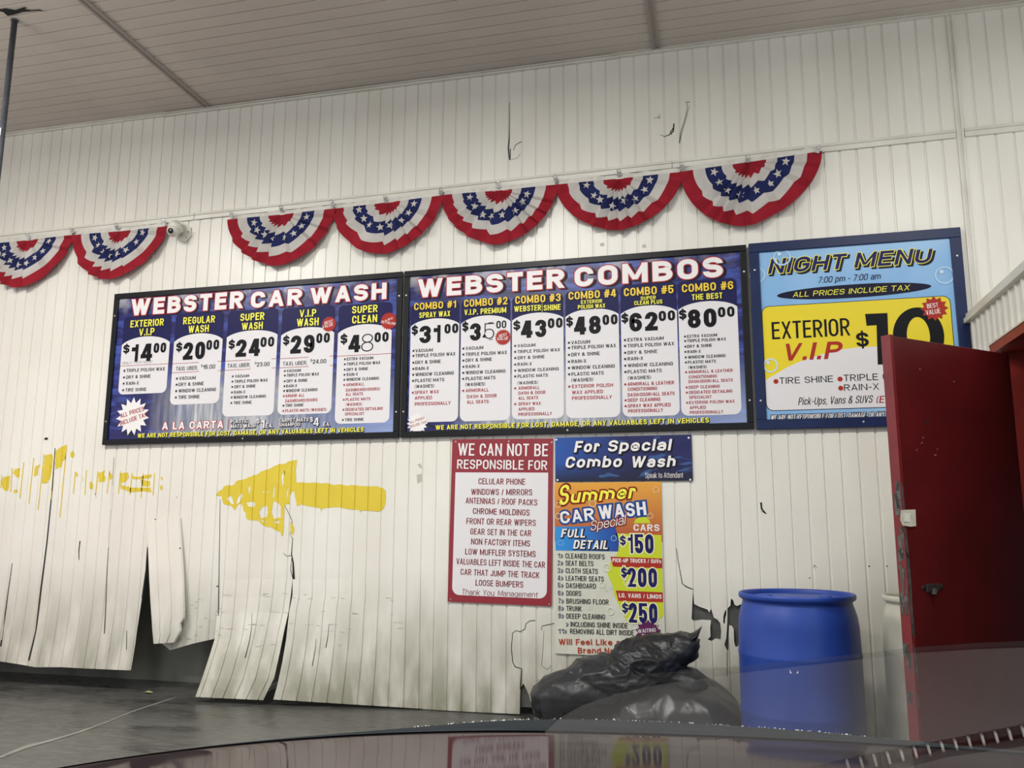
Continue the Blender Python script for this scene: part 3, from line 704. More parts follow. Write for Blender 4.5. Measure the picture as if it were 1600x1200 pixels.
def _stroke(P, closed, tv, th):
    """quads along a centre line; tv thickness of upright runs, th of level runs"""
    Q = [P[0]]
    for p in P[1:]:
        if math.hypot(p[0]-Q[-1][0], p[1]-Q[-1][1]) > 1e-5: Q.append(p)
    if closed and math.hypot(Q[0][0]-Q[-1][0], Q[0][1]-Q[-1][1]) < 1e-5: Q.pop()
    N = len(Q); L = []; Rr = []
    for i, (x, y) in enumerate(Q):
        ds = []
        for a, b in (((i-1) % N, i), (i, (i+1) % N)):
            if not closed and (i == 0 and a == N-1 or i == N-1 and b == 0): continue
            dx, dy = Q[b][0]-Q[a][0], Q[b][1]-Q[a][1]; l_ = math.hypot(dx, dy); ds.append((dx/l_, dy/l_))
        dx = sum(d[0] for d in ds); dy = sum(d[1] for d in ds); l_ = math.hypot(dx, dy) or 1; dx /= l_; dy /= l_
        c = dx*ds[0][0]+dy*ds[0][1]; w = (tv*abs(dy)+th*abs(dx))/max(1e-6, (abs(dx)+abs(dy))); w = math.hypot(tv*dy, th*dx); k = min(1/max(c, .3), 1.6)*w/2
        L.append((x-dy*k, y+dx*k)); Rr.append((x+dy*k, y-dx*k))
    return L+Rr, [(i, (i+1) % N, N+(i+1) % N, N+i) for i in range(N if closed else N-1)]
def letters(s, H, L, wt, grow=0.0, gap=None, fit=True):
    """polygons (verts, faces) of string s, cap height H and total length L in metres; wt stem weight as a share of H"""
    tv = wt*H; g = (.085+.25*wt)*H if gap is None else gap*H; th = tv*.86
    W_ = []
    for ch in s: W_.append(.26*H if ch == ' ' else (max(GL[ch][0]*H*(1+.35*(wt-.14)), tv) if ch in GL else .5*H))
    nat = sum(W_)+g*(len(s)-1); k = L/nat
    flex = [0 if (c in GL and GL[c][0] == 0) else 1 for c in s]
    if k < 0.98:                                                           # condensed: thinner stems too
        tv *= max(.55, min(1, .35+.65*k)); th *= max(.7, min(1, .55+.45*k))
    g *= k; W_ = [w*k for w in W_]
    for i, c in enumerate(s):
        if not flex[i] and c != ' ': W_[i] = tv
    dif = L-(sum(W_)+g*(len(s)-1)); fs_ = sum(w for w, f in zip(W_, flex) if f)
    if fs_ > 0: W_ = [w*(1+dif/fs_) if f else w for w, f in zip(W_, flex)]
    elif len(s) > 1: g += dif/(len(s)-1)
    VV = []; FF = []; x0 = 0.0; G2 = grow; cnt = [0, 0]
    def put(vs, fs):
        d = ((cnt[0] % 6)+6*(cnt[1] % 2))*4e-5; cnt[0] += 1                 # each stroke a hair in front of the last
        b = len(VV); VV.extend((x0+x, y, d) for x, y in vs); FF.extend(tuple(b+i for i in f) for f in fs)
    for ch, W in zip(s, W_):
        cnt[0] = 0; cnt[1] += 1
        if ch in GL:
            t = min(tv, W*.46) if GL[ch][0] > 0 else tv; t2 = min(th, .24*H)
            mx = lambda u: t/2+u*(W-t); my = lambda v: t2/2+v*(H-t2)
            for q in GL[ch][1]:
                a = q[0]
                if a in 'v v2':
                    tt = t if a == 'v' else t*.6; x = mx(q[1]); y0 = q[2]*H if a == 'v2' else (0 if q[2] == 0 else my(q[2])-t2/2); y1 = q[3]*H if (a == 'v2') else (H if q[3] == 1 else my(q[3])+t2/2)
                    put([(x-tt/2-G2, y0-G2), (x+tt/2+G2, y0-G2), (x+tt/2+G2, y1+G2), (x-tt/2-G2, y1+G2)], [(0, 1, 2, 3)])
                elif a in 'h h2':
                    tt = t2 if a == 'h' else t2*.8; y = my(q[1]); xa, xb = q[2]*W, q[3]*W
                    put([(xa-G2, y-tt/2-G2), (xb+G2, y-tt/2-G2), (xb+G2, y+tt/2+G2), (xa-G2, y+tt/2+G2)], [(0, 1, 2, 3)])
                elif a in 'dm':
                    u0, v0, u1, v1 = q[1:]
                    y0 = v0*H if v0 in (0, 1) else my(v0); y1 = v1*H if v1 in (0, 1) else my(v1)
                    if v1 == XH and a == 'd': y1 = my(v1)+t2/2
                    w = t*(.80 if a == 'm' else .92)*math.hypot(1, (u1-u0)*(W-t)/max(abs(y1-y0), 1e-6)*.75); w = min(w, W*.5)
                    m2 = lambda u: w/2+u*(W-w)
                    xa, xb = m2(u0), m2(u1); sg = 1 if y1 > y0 else -1; gx = G2*1.15
                    put([(xa-w/2-gx, y0-sg*G2), (xa+w/2+gx, y0-sg*G2), (xb+w/2+gx, y1+sg*G2), (xb-w/2-gx, y1+sg*G2)], [(0, 1, 2, 3)])
                elif a == 'p':
                    P = [(mx(u), my(v), r) for u, v, r in q[1]]; cl = q[2]
                    vs, fs = _stroke(_round(P, cl, (W-t)*.5, H*.26), cl, t+2*G2, t2+2*G2); put(vs, fs)
                elif a == 'q':
                    x = mx(q[1]); y0 = q[2]*H; s_ = max(t, t2)*1.0
                    if q[2] > .8: y0 = H-s_*.95
                    put([(x-s_/2-G2, y0-G2), (x+s_/2+G2, y0-G2), (x+s_/2+G2, y0+s_+G2), (x-s_/2-G2, y0+s_+G2)], [(0, 1, 2, 3)])
                elif a == 'c':
                    x = mx(q[1]); s_ = max(t, t2); put([(x-s_/2, 0), (x+s_/2, 0), (x+s_*.1, -s_*.8), (x-s_*.5, -s_*.8)], [(0, 1, 2, 3)])
        x0 += W+g
    return VV, FF

# ------------------------------------------------------------------ lettering
def ink(name, c, rough=0.4): return mat('ink_'+name, c, rough, spec=0.12 if sum(lin(c)[:3]) < .5 else .3)
I_white, I_black, I_red = ink('white', '#e9e6e4'), ink('black', '#16161a'), ink('red', '#a0222c')
I_yel, I_gold, I_navy = ink('yellow', '#efe94e'), ink('gold', '#eecb3c'), ink('navy', '#22215c')
I_dnavy, I_card, I_outred = ink('dark_navy', '#1b1b33'), ink('card_white', '#dedcdd'), ink('outline_red', '#b02a36')
I_lime, I_maroon, I_blue = ink('lime', '#c3cf2c'), ink('maroon', '#7b1f27'), ink('blue', '#27449c')
I_bannerred, I_shadow = ink('banner_red', '#a8342c'), ink('shadow', '#20202a')

def WT(bold): return 0.095+bold*2.4
class Sign:
    """flat print at depth y on the wall; everything is laid out on the plane of the sheet"""
    def __init__(s, y): s.y = y
    def P(s, px, py, k=0): return W(px, py, s.y-0.0006*k)
    def poly(s, m, pts, mt, k=1): m.poly([s.P(x, y, k) for x, y in pts], mt)
    def text(s, m, t, xl, xr, yb, h, mt, bold=0.02, shear=0.0, y2=None, k=3, sp=1.0, outline=None, oshift=(0, 0), extra=(), res=2):
        p = s.P(xl, yb, k)
        if y2 is None:
            q = s.P(xr, yb, k); lo, hi = p[0], p[0]+8
            for _ in range(40):                                # the far end of a level baseline
                mid = (lo+hi)/2
                if proj((mid, p[1], p[2]))[0] < xr: lo = mid
                else: hi = mid
            q = np.array((lo, p[1], p[2]))
        else: q = s.P(xr, y2, k)
        H = s.P(xl, yb-h, k)[2]-p[2]; L = np.linalg.norm(q-p); e = (q-p)/L; up = np.array((-e[2], 0, e[0]))
        wt = WT(bold)
        def put(v2, f2, mt2, kk, sh=(0, 0)):
            y = s.y-0.0006*kk; out = []
            for a, b, d in v2:
                w = p+e*(a+b*shear+sh[0])+up*(b+sh[1]); out.append((w[0], y-d, w[2]))
            m.add(out, f2, mt2)
        sl = H*shear
        vs, fs = letters(t, H, L-max(sl, 0), wt); put(vs, fs, mt, k)
        if outline is not None:
            om, ow = outline                                   # outline width in metres
            v2, f2 = letters(t, H, L-max(sl, 0), wt, grow=ow); put(v2, f2, om, k-1, oshift)
            for em, sh in extra: put(v2, f2, em, k-2, sh)
    def star(s, m, px, py, r, mt, k=3, n=5, r2=0.42, rot=0.0, sq=1.0):
        c = s.P(px, py, k); R = abs(s.P(px, py-r, k)[2]-c[2]); pts = []
        for i in range(2*n):
            a = rot+math.pi/2+i*math.pi/n; q = R*(1 if i % 2 == 0 else r2); pts.append((c[0]+q*math.cos(a)*sq, c[1], c[2]+q*math.sin(a)))
        m.add([tuple(c)]+pts, [(0, 1+i, 1+(i+1) % (2*n)) for i in range(2*n)], mt)
    def disc(s, m, px, py, r, mt, k=3, n=28, sq=1.0, ring=0):
        c = s.P(px, py, k); R = abs(s.P(px, py-r, k)[2]-c[2]); a = [2*math.pi*i/n for i in range(n)]
        pts = [(c[0]+R*math.cos(t)*sq, c[1], c[2]+R*math.sin(t)) for t in a]
        if ring:
            pi_ = [(c[0]+R*ring*math.cos(t), c[1], c[2]+R*ring*math.sin(t)) for t in a]
            m.add(pts+pi_, [(i, (i+1) % n, n+(i+1) % n, n+i) for i in range(n)], mt)
        else: m.poly(pts, mt)
    def rect(s, m, x0, x1, z0, z1, mt, k=1, r=0.0, rt=None, arc=0.0, ang=0.0, n=6):
        """rectangle in metres on the sheet; r lower corner radius, rt upper, arc = height of an arched top"""
        y = s.y-0.0006*k; pts = []
        def corner(cx, cz, rad, a0):
            for i in range(n+1):
                a = a0+math.pi/2*i/n; pts.append((cx+rad*math.cos(a), cz+rad*math.sin(a)))
        rt = r if rt is None else rt
        if r: corner(x0+r, z0+r, r, math.pi); corner(x1-r, z0+r, r, 1.5*math.pi)
        else: pts += [(x0, z0), (x1, z0)]
        if arc:
            for i in range(17):
                t = 1-i/8.0; pts.append(((x0+x1)/2+t*(x1-x0)/2, z1-arc+arc*math.sqrt(max(0, 1-(t*0.93)**2))-arc*0.0))
            zmin = z1-arc+arc*math.sqrt(1-.93**2)
        elif rt: corner(x1-rt, z1-rt, rt, 0); corner(x0+rt, z1-rt, rt, math.pi/2)
        else: pts += [(x1, z1), (x0, z1)]
        m.poly([(a, y, b) for a, b in pts], mt)

def board(loc_x, x0, x1, z0, z1, label, fw, fmat, panel_mat, cat='menu board', group=None, depth=0.035):
    t = thing('menu_board', ((x0+x1)/2, -0.002, z0), label, cat, group)
    m = MB()
    m.box((x0, -depth, z0), (x1, -0.009, z0+fw), fmat); m.box((x0, -depth, z1-fw), (x1, -0.009, z1), fmat)
    m.box((x0, -depth, z0+fw), (x0+fw, -0.009, z1-fw), fmat); m.box((x1-fw, -depth, z0+fw), (x1, -0.009, z1-fw), fmat)
    m.build('frame', t, bevel=0.003)
    m = MB(); m.box((x0+fw*.6, -0.022, z0+fw*.6), (x1-fw*.6, -0.002, z1-fw*.6), panel_mat)
    m.build('panel', t)
    for (x, z) in ((x0+fw*.5, z0+.18), (x0+fw*.5, z1-.18), (x1-fw*.5, z0+.18), (x1-fw*.5, z1-.18), ((x0+x1)/2, z0+fw*.5)):
        m = MB(); m.lathe([(0.0, 0.004), (0.006, 0.003), (0.007, 0.0)], M_steel, n=12, c=(x, -depth, z), M=Matrix.Rotation(math.pi/2, 3, 'X'))
        m.build('screw', t)
    return t
YP = -0.0225
S = Sign(YP)

# service lists: rows are (text, x left, x right, baseline, colour)
def service_list(parent, rows, h, bold=0.012):
    m = MB()
    for r in rows:
        tx, xl, xr, yb, c = r[:5]
        S.text(m, tx, xl, xr, yb, h, I_red if c == 'r' else I_black, bold=0.036, k=4, sp=1.06)
        if len(r) > 5: S.star(m, r[5], yb-h*0.45, h*0.52, I_red if c == 'r' else I_black, k=4)
    return m.build('service_lettering', parent)
def price(m, dol, dg, ct, specials=None):
    """dol, ct = (text, xl, xr, yb, h); dg list of the same"""
    for q in [dol]+dg+[ct]:
        b = q[5] if len(q) > 5 else 0.070
        S.text(m, q[0], q[1], q[2], q[3], q[4], I_black, bold=b, k=4, sp=1.1)
def card(t, tl, tr, arc_y, bl, br, tab_y, r=0.045):
    xl = (S.P(*tl)[0]+S.P(*bl)[0])/2; xr = (S.P(*tr)[0]+S.P(*br)[0])/2
    zs = (S.P(*tl)[2]+S.P(*tr)[2])/2; za = S.P((tl[0]+tr[0])/2, arc_y)[2]; z0 = (S.P(*bl)[2]+S.P(*br)[2])/2
    zt = S.P(tl[0], tab_y)[2]
    m = MB(); S.rect(m, xl, xr, zs-0.1, zt, I_tab, k=1, r=0.0, rt=0.035)
    y = YP-0.0012
    pts = []
    for i in range(7): a = math.pi+math.pi/2*i/6; pts.append((xl+r+r*math.cos(a), z0+r+r*math.sin(a)))
    for i in range(7): a = 1.5*math.pi+math.pi/2*i/6; pts.append((xr-r+r*math.cos(a), z0+r+r*math.sin(a)))
    for i in range(21):
        u = 1-i/10.0; c0 = math.sqrt(1-0.9**2); pts.append(((xl+xr)/2+u*(xr-xl)/2, zs+(za-zs)*(math.sqrt(1-(0.9*u)**2)-c0)/(1-c0)))
    m.poly([(a, y, b) for a, b in pts], I_card)
    return m.build('price_card', t), xl, xr
I_tab = ink('tab_navy', '#232350')
def header(card_o, rows):
    m = MB()
    for tx, xl, xr, yb, h, mt in rows: S.text(m, tx, xl, xr, yb, h, mt, bold=0.04, k=4, sp=1.08, outline=(I_dnavy, 0.004), oshift=(0.003, -0.003))
    return m.build('header_lettering', card_o)
def rules(m, card_x, ys, gap=None):
    x0, x1 = card_x
    for px, py in ys:
        z = S.P(px, py)[2]
        segs = [(x0, x1)] if gap is None else [(x0, S.P(gap[0], py)[0]), (S.P(gap[1], py)[0], x1)]
        for a, b in segs: S.rect(m, a, b, z-0.0018, z+0.0018, I_red, k=3)
def handwritten(m, pts, w, k=4):
    Q = [S.P(x, y, k) for x, y in pts]; a = []; b = []
    for i, q in enumerate(Q):
        d = Q[min(i+1, len(Q)-1)]-Q[max(i-1, 0)]; d = d/np.linalg.norm(d); nn = np.array((-d[2], 0, d[0]))
        a.append(q+nn*w/2); b.append(q-nn*w/2)
    m.add(a+b, [(i, i+1, len(Q)+i+1, len(Q)+i) for i in range(len(Q)-1)], I_black)
def burst(t, name, cx, cy, r, n, inner, mt, lines, lab=None, rot=0.0, txt=None, bold=0.02, shear=0.0, k=5):
    m = MB(); S.star(m, cx, cy, r, mt, k=k, n=n, r2=inner, rot=rot)
    for (tx, xl, yl, xr, yr, h) in lines: S.text(m, tx, xl, xr, yl, h, txt, bold=bold, shear=shear, y2=yr, k=k+1, sp=1.05)
    o = m.build(name, t)
    if lab: o['label'] = lab
    return o

# ---- first menu board
b1 = board(0, 1.288, 3.725, 1.79, 2.985, 'black framed menu board headed WEBSTER CAR WASH with five priced columns', 0.042, M_black, print_material('car_wash_artwork', 'wash'))
m = MB()
ex = [(I_dnavy, (0.012, -0.012)), ]
for tx, xl, xr, yb, h in (('WEBSTER', 203.5, 380, 493.5, 25.5), ('CAR', 391.5, 472, 481.5, 25), ('WASH', 484, 603.5, 475.3, 25)):
    S.text(m, tx, xl, xr, yb, h, I_white, bold=0.080, k=4, sp=1.1, outline=(I_outred, 0.006), extra=[(I_shadow, (0.014, -0.008))], res=4)
m.build('title_lettering', b1)
Y, G = I_yel, I_gold
c, a, b = card(b1, (190, 538.5), (265, 535), 525.7, (185.3, 616.6), (260.2, 613.6), 496)
header(c, [('EXTERIOR', 203.5, 255.7, 511.8, 10.8, Y), ('V.I.P', 217, 241, 524.7, 11, Y)])
m = MB(); price(m, ('$', 192, 202, 552, 13), [('14', 204.5, 237, 565.5, 27)], ('00', 239.5, 259, 551.7, 15.5)); rules(m, (a, b), [(188, 572.2)])
S.text(m, 'ONLY TAXI 12.00', 191, 238, 569.2, 3.4, I_black, bold=0.0, k=4, shear=.3)
m.build('price_lettering', c)
service_list(c, [('TRIPLE POLISH WAX', 197.5, 257.5, 581.7, 'k', 194.3), ('DRY & SHINE', 197, 235, 592, 'k', 193.8), ('RAIN-X', 197, 216.7, 601.8, 'k', 193.2), ('TIRE SHINE', 195.7, 228.5, 612, 'k', 192.4)], 5.2)
c, a, b = card(b1, (271.7, 534), (347, 530.5), 521, (265.7, 633), (343, 629.8), 491)
header(c, [('REGULAR', 286, 335.8, 507, 11, Y), ('WASH', 294, 326, 520.4, 11.2, Y)])
m = MB(); price(m, ('$', 274.7, 284.5, 549, 13), [('20', 285.3, 319.5, 562.5, 27)], ('00', 322, 342, 547, 15.5)); rules(m, (a, b), [(270, 568.5), (269, 582.7)], (311, 340))
S.text(m, 'TAXI, UBER,', 274.7, 309, 579.3, 6.2, I_black, bold=0.02, k=4); S.text(m, '$', 314, 316.5, 573.5, 4, I_black, bold=.01, k=4); S.text(m, '15.00', 317, 336, 576.7, 6.5, I_black, bold=0.03, k=4)
m.build('price_lettering', c)
service_list(c, [('VACUUM', 280, 305.5, 594, 'k', 276.5), ('DRY & SHINE', 278.8, 318, 603.5, 'k', 276), ('WINDOW CLEANING', 278.8, 337.3, 613.5, 'k', 275.3), ('TIRE SHINE', 278.5, 311.5, 623.5, 'k', 274.7)], 5.4)
c, a, b = card(b1, (353.5, 527), (433, 523), 516.2, (348.2, 651.5), (428.2, 648.4), 487)
header(c, [('SUPER', 375.2, 413, 501.7, 11.5, Y), ('WASH', 377.5, 410.3, 515.7, 11, Y)])
m = MB(); price(m, ('$', 356.8, 366.7, 545, 13), [('24', 367.7, 405.6, 558, 27)], ('00', 406.6, 428, 542.5, 15.5)); rules(m, (a, b), [(352, 564.5), (351, 578.7)], (392, 424))
S.text(m, 'TAXI, UBER,', 355.4, 391, 574.8, 6.2, I_black, bold=0.02, k=4); S.text(m, '$', 397.5, 400.5, 569.5, 4, I_black, bold=.01, k=4); S.text(m, '23.00', 401, 421, 572.8, 6.5, I_black, bold=0.03, k=4)
m.build('price_lettering', c)
service_list(c, [('VACUUM', 367, 389, 590.3, 'k', 363.6), ('TRIPLE POLISH WAX', 366.5, 418, 598.5, 'k', 363.2), ('DRY & SHINE', 366.2, 399, 606.7, 'k', 362.9), ('RAIN-X', 365.5, 383.2, 615.3, 'k', 362.4),
                 ('WINDOW CLEANING', 364.7, 415.3, 623.2, 'k', 361.9), ('TIRE SHINE', 364.7, 393, 631.8, 'k', 361.5)], 4.7)
c, a, b = card(b1, (438.4, 524), (521, 520), 511.4, (434.5, 648), (518.8, 645.8), 482)
header(c, [('V.I.P', 468, 494, 495.8, 11.5, Y), ('WASH', 463.5, 497.8, 510.3, 12, Y)])
m = MB(); price(m, ('$', 441.9, 452, 539, 13.5), [('29', 453.3, 490.8, 552.8, 28)], ('00', 494, 515, 536.4, 15.5)); rules(m, (a, b), [(437, 560.6), (436.5, 575)], (482, 515))
S.text(m, 'TAXI, UBER,', 442, 480, 571.6, 6.2, I_black, bold=0.02, k=4); S.text(m, '$', 485, 488, 565, 4, I_black, bold=.01, k=4); S.text(m, '24.00', 488.5, 509.5, 568.4, 6.5, I_black, bold=0.03, k=4)
m.build('price_lettering', c)
service_list(c, [('VACUUM', 447.8, 470, 581.9, 'k', 445), ('TRIPLE POLISH WAX', 447.8, 498.3, 588.9, 'k', 445), ('DRY & SHINE', 447.8, 480, 597.8, 'k', 444.8), ('RAIN-X', 447, 464, 605.6, 'k', 444.4), ('WINDOW CLEANING', 446.7, 496, 613, 'k', 444),
                 ('ARMOR ALL', 446, 475.5, 621, 'r', 443.6), ('DASHBOARD/DOORS', 445.8, 496, 628.8, 'r'), ('TIRE SHINE', 445.8, 474, 636, 'k', 443), ('PLASTIC MATS (WASHES)', 445.8, 510, 644.2, 'r', 442.7)], 4.7)
c, a, b = card(b1, (527.5, 520.8), (611.6, 516.5), 506.7, (523.6, 662.3), (608.8, 660.3), 477.5)
header(c, [('SUPER', 550, 590, 490, 11.5, Y), ('CLEAN', 550, 589.2, 505.6, 12, Y)])
m = MB(); price(m, ('$', 531.7, 542.7, 537, 14), [('4', 544, 562.7, 551, 27), ('8', 564, 583, 549.7, 27.5, -0.012)], ('00', 585, 607, 535, 15.5)); rules(m, (a, b), [(527, 556.7)])
m.build('price_lettering', c)
service_list(c, [('EXTRA VACUUM', 542, 583, 563.4, 'k', 538.8), ('TRIPLE POLISH WAX', 541.6, 594, 571.3, 'k', 538.8), ('DRY & SHINE', 541.6, 575, 579.8, 'k', 538.6), ('RAIN-X', 541.6, 559, 587.7, 'k', 538.2), ('WINDOW CLEANING', 541, 592, 595.5, 'k', 538),
                 ('ARMORALL', 540.8, 569, 603.6, 'r', 537.8), ('DASHBOARD/DOORS/', 540.3, 594, 611.9, 'r'), ('ALL SEATS', 540, 567, 618.6, 'r'), ('PLASTIC MATS', 540, 578.6, 626.7, 'r', 537.1), ('(WASHES)', 540, 565.8, 634.5, 'r'),
                 ('DEDICATED DETAILING', 539.5, 598, 642.3, 'r', 536.6), ('SPECIALIST', 539, 569, 649.4, 'r'), ('TIRE SHINE', 539, 568, 658.3, 'k', 535.8)], 4.7)
m = MB()
S.text(m, 'A LA CARTA', 253, 348.7, 671.7, 11.8, I_white, bold=0.06, k=4, sp=1.12, outline=(I_outred, 0.004))
S.rect(m, S.P(356.5, 660)[0], S.P(357.2, 660)[0], S.P(357, 671)[2], S.P(357, 655)[2], I_outred, k=3)
for q in (('PLASTIC', 360.7, 387, 661.5, 5.4), ('MATS WASH', 361, 399, 669, 6), ('$', 400, 405.5, 661.5, 7), ('1', 408, 413, 669, 13.5), ('EA.', 414.7, 426.7, 668.6, 6.8), ('CARPET MATS', 435.6, 482, 659.8, 5.8), ('SHAMPOO', 435.6, 469, 666.6, 5.8),
          ('$', 484, 489, 659, 7), ('4', 489.7, 498, 665.8, 13), ('EA.', 505, 516, 666, 6.2)):
    S.text(m, *q, I_white, bold=0.035, k=4, outline=(I_dnavy, 0.003), oshift=(.003, -.003))
m.build('extras_lettering', b1)
m = MB()
S.text(m, 'WE ARE NOT RESPONSIBLE FOR LOST, DAMAGE, OR ANY VALUABLES LEFT IN VEHICLES', 214.7, 568, 684, 6.6, Y, bold=0.05, k=4, sp=1.14, outline=(I_dnavy, 0.003), oshift=(.003, -.003))
m.build('footer_lettering', b1)
burst(b1, 'starburst', 207, 650.5, 30, 15, .70, I_white, [('ALL PRICES', 188.5, 653.4, 225.5, 641.8, 7.2), ('INCLUDE TAX', 188, 665.2, 230.2, 650.5, 7.2)], 'white star burst reading ALL PRICES INCLUDE TAX', txt=I_red, bold=.03)
burst(b1, 'badge', 514, 506.5, 12.5, 22, .82, I_bannerred, [('BEST', 507, 507.2, 520.5, 503.5, 4.4), ('VALUE', 503.5, 513.6, 521, 508.5, 4.8)], 'red burst reading BEST VALUE', txt=I_white, bold=.02, shear=.2)
burst(b1, 'badge', 607.5, 501.5, 14, 22, .82, I_bannerred, [('MINI', 602.5, 503, 614, 498.5, 3.6), ('DETAILING', 595, 504.5, 618.5, 508, 3.8)], 'red burst reading MINI DETAILING', txt=I_white, bold=.02, shear=.2)

# ---- second menu board
b2 = board(0, 3.737, 6.098, 1.79, 2.985, 'black framed menu board headed WEBSTER COMBOS with six priced columns', 0.042, M_black, print_material('combo_artwork', 'wash'))
m = MB()
for tx, xl, xr, yb, h in (('WEBSTER', 652, 882.5, 465.4, 28.5), ('COMBOS', 897.8, 1130, 448.6, 30.5)):
    S.text(m, tx, xl, xr, yb, h, I_white, bold=0.080, k=4, sp=1.1, outline=(I_outred, 0.006), extra=[(I_shadow, (0.018, -0.008))], res=4)
m.build('title_lettering', b2)
c, a, b = card(b2, (641, 510), (718, 506), 497.6, (639.3, 660.5), (715.4, 658.3), 476)
header(c, [('COMBO #1', 647, 712.4, 484.7, 11, G), ('SPRAY WAX', 655, 703.5, 497, 8.6, Y)])
m = MB(); price(m, ('$', 643, 653, 523, 13.5), [('31', 655, 688, 536.6, 27)], ('00', 694.4, 716, 521.4, 15)); m.build('price_lettering', c)
K = 'k'; R = 'r'
service_list(c, [('VACUUM', 649, 676, 550.6, K, 646), ('TRIPLE POLISH WAX', 649, 711.5, 558.5, K, 646), ('DRY & SHINE', 649, 688.6, 569, K, 646), ('RAIN-X', 649, 670, 578.8, K, 645.8), ('WINDOW CLEANING', 649, 709, 587.9, K, 645.6),
                 ('PLASTIC MATS', 648.5, 694, 597.5, K, 645.5), ('(WASHES)', 648, 678.6, 606.6, K), ('SPRAY WAX', 648, 685.6, 615.9, R, 645), ('APPLIED', 648, 675, 624.6, R), ('PROFESSIONALLY', 648, 704, 634, R)], 5.3)
c, a, b = card(b2, (719.8, 506), (797.6, 502), 492.9, (719, 658.8), (797, 656.4), 470)
header(c, [('COMBO #2', 725, 793, 479.8, 11.5, G), ('V.I.P. PREMIUM', 725.5, 791, 492.4, 8.6, Y)])
m = MB(); price(m, ('$', 722, 732, 517.5, 13.5), [('3', 734, 751, 532.6, 27), ('5', 757, 772, 529.8, 24.5, -0.010)], ('00', 775.4, 791, 513.4, 12, .04))
S.poly(m, [(753.5, 527), (757.5, 520), (758, 528)], I_black, 4); handwritten(m, [(763, 504.5), (770, 503.6)], .004); handwritten(m, [(764, 530.8), (770, 530)], .004)
m.build('price_lettering', c)
service_list(c, [('VACUUM', 727.6, 755, 547, K, 724), ('TRIPLE POLISH WAX', 727.6, 792, 556.4, K, 724), ('DRY & SHINE', 727.6, 768.4, 565.7, K, 724), ('RAIN-X', 727.6, 749.5, 575.5, K, 724), ('WINDOW CLEANING', 727.6, 789.8, 585, K, 723.8),
                 ('PLASTIC MATS', 727.6, 774, 594.4, K, 723.8), ('(WASHES)', 727, 758, 603.6, K), ('ARMORALL', 727.6, 763.5, 613, R, 723.8), ('DASH & DOOR', 729.4, 776, 622.4, R), ('ALL SEATS', 729.4, 763.5, 631, R)], 5.3)
burst(b2, 'badge', 786, 527, 13, 22, .82, I_bannerred, [('BEST', 779.5, 527.5, 793, 524.3, 4.6), ('VALUE', 776.5, 532.2, 794.5, 530.5, 4.8)], 'red burst reading BEST VALUE', txt=I_white, bold=.02, shear=.2)
c, a, b = card(b2, (800, 500.8), (880.2, 496.5), 488.6, (800, 655.8), (881.4, 653.4), 464)
header(c, [('COMBO #3', 805, 876, 475, 12, G), ('WEBSTER', 803.4, 845.5, 487.4, 8.8, Y), ('SHINE', 849.5, 876, 485.5, 8.8, Y)])
m = MB(); S.rect(m, S.P(847, 480)[0], S.P(847.6, 480)[0], S.P(847, 487.5)[2], S.P(847, 474)[2], Y, k=4)
price(m, ('$', 802, 813, 515.5, 13.5), [('43', 814, 853.6, 528.4, 27)], ('00', 856, 879, 513, 15.5)); m.build('price_lettering', c)
service_list(c, [('VACUUM', 808.7, 836.5, 542.7, K, 805), ('TRIPLE POLISH WAX', 808.7, 875, 552, K, 805), ('DRY & SHINE', 808.7, 850.7, 561.6, K, 805), ('RAIN-X', 808.7, 831, 571.8, K, 805), ('WINDOW CLEANING', 808.7, 873, 581.4, K, 805),
                 ('PLASTIC MATS', 808.7, 856, 590.5, K, 805), ('(WASHES)', 808.7, 840.5, 601, K), ('ARMORALL', 810, 843, 609, R, 805), ('DASH & DOOR', 810, 852.4, 616.8, R), ('ALL SEATS', 810, 841, 624.6, R), ('SPRAY WAX', 810, 845, 633.7, R, 805),
                 ('APPLIED', 810, 835, 642, R), ('PROFESSIONALLY', 810, 862.4, 650, R)], 5.0)
c, a, b = card(b2, (883.2, 495.3), (966.6, 491), 482.2, (885, 654), (969.4, 651.4), 456)
header(c, [('COMBO #4', 888.4, 962.5, 468.5, 12, G), ('EXTERIOR', 907.8, 941, 474.9, 5.6, Y), ('POLISH WAX', 903, 945.6, 483, 6.2, Y)])
m = MB(); price(m, ('$', 884.5, 895.4, 510, 14), [('48', 897, 939, 523.4, 28)], ('00', 941.5, 965, 508, 16)); m.build('price_lettering', c)
service_list(c, [('VACUUM', 892.7, 922, 538, K, 889), ('TRIPLE POLISH WAX', 892.7, 962.5, 546, K, 889), ('DRY & SHINE', 892.7, 937, 556.9, K, 889), ('RAIN-X', 893, 916, 567.6, K, 889), ('WINDOW CLEANING', 893, 960.6, 577.5, K, 889),
                 ('PLASTIC MATS', 893, 943.4, 587.4, K, 889.3), ('(WASHES)', 893, 927, 596.8, K), ('EXTERIOR POLISH', 893.7, 957.8, 606.6, R, 889.5), ('WAX APPLIED', 893.7, 942.4, 616, R), ('PROFESSIONALLY', 893.7, 956, 625, R)], 5.5)
c, a, b = card(b2, (970, 490.6), (1058, 486), 477, (973, 651.6), (1062, 648.8), 446)
header(c, [('COMBO #5', 975, 1052.5, 463, 12.5, G), ('SUPER', 1001, 1024.8, 468.9, 5.6, Y), ('CLEAN PLUS', 991, 1035, 477, 6.6, Y)])
m = MB(); price(m, ('$', 971, 982, 504.5, 14), [('62', 983.7, 1027.8, 518.4, 29)], ('00', 1029.4, 1055, 502, 16)); m.build('price_lettering', c)
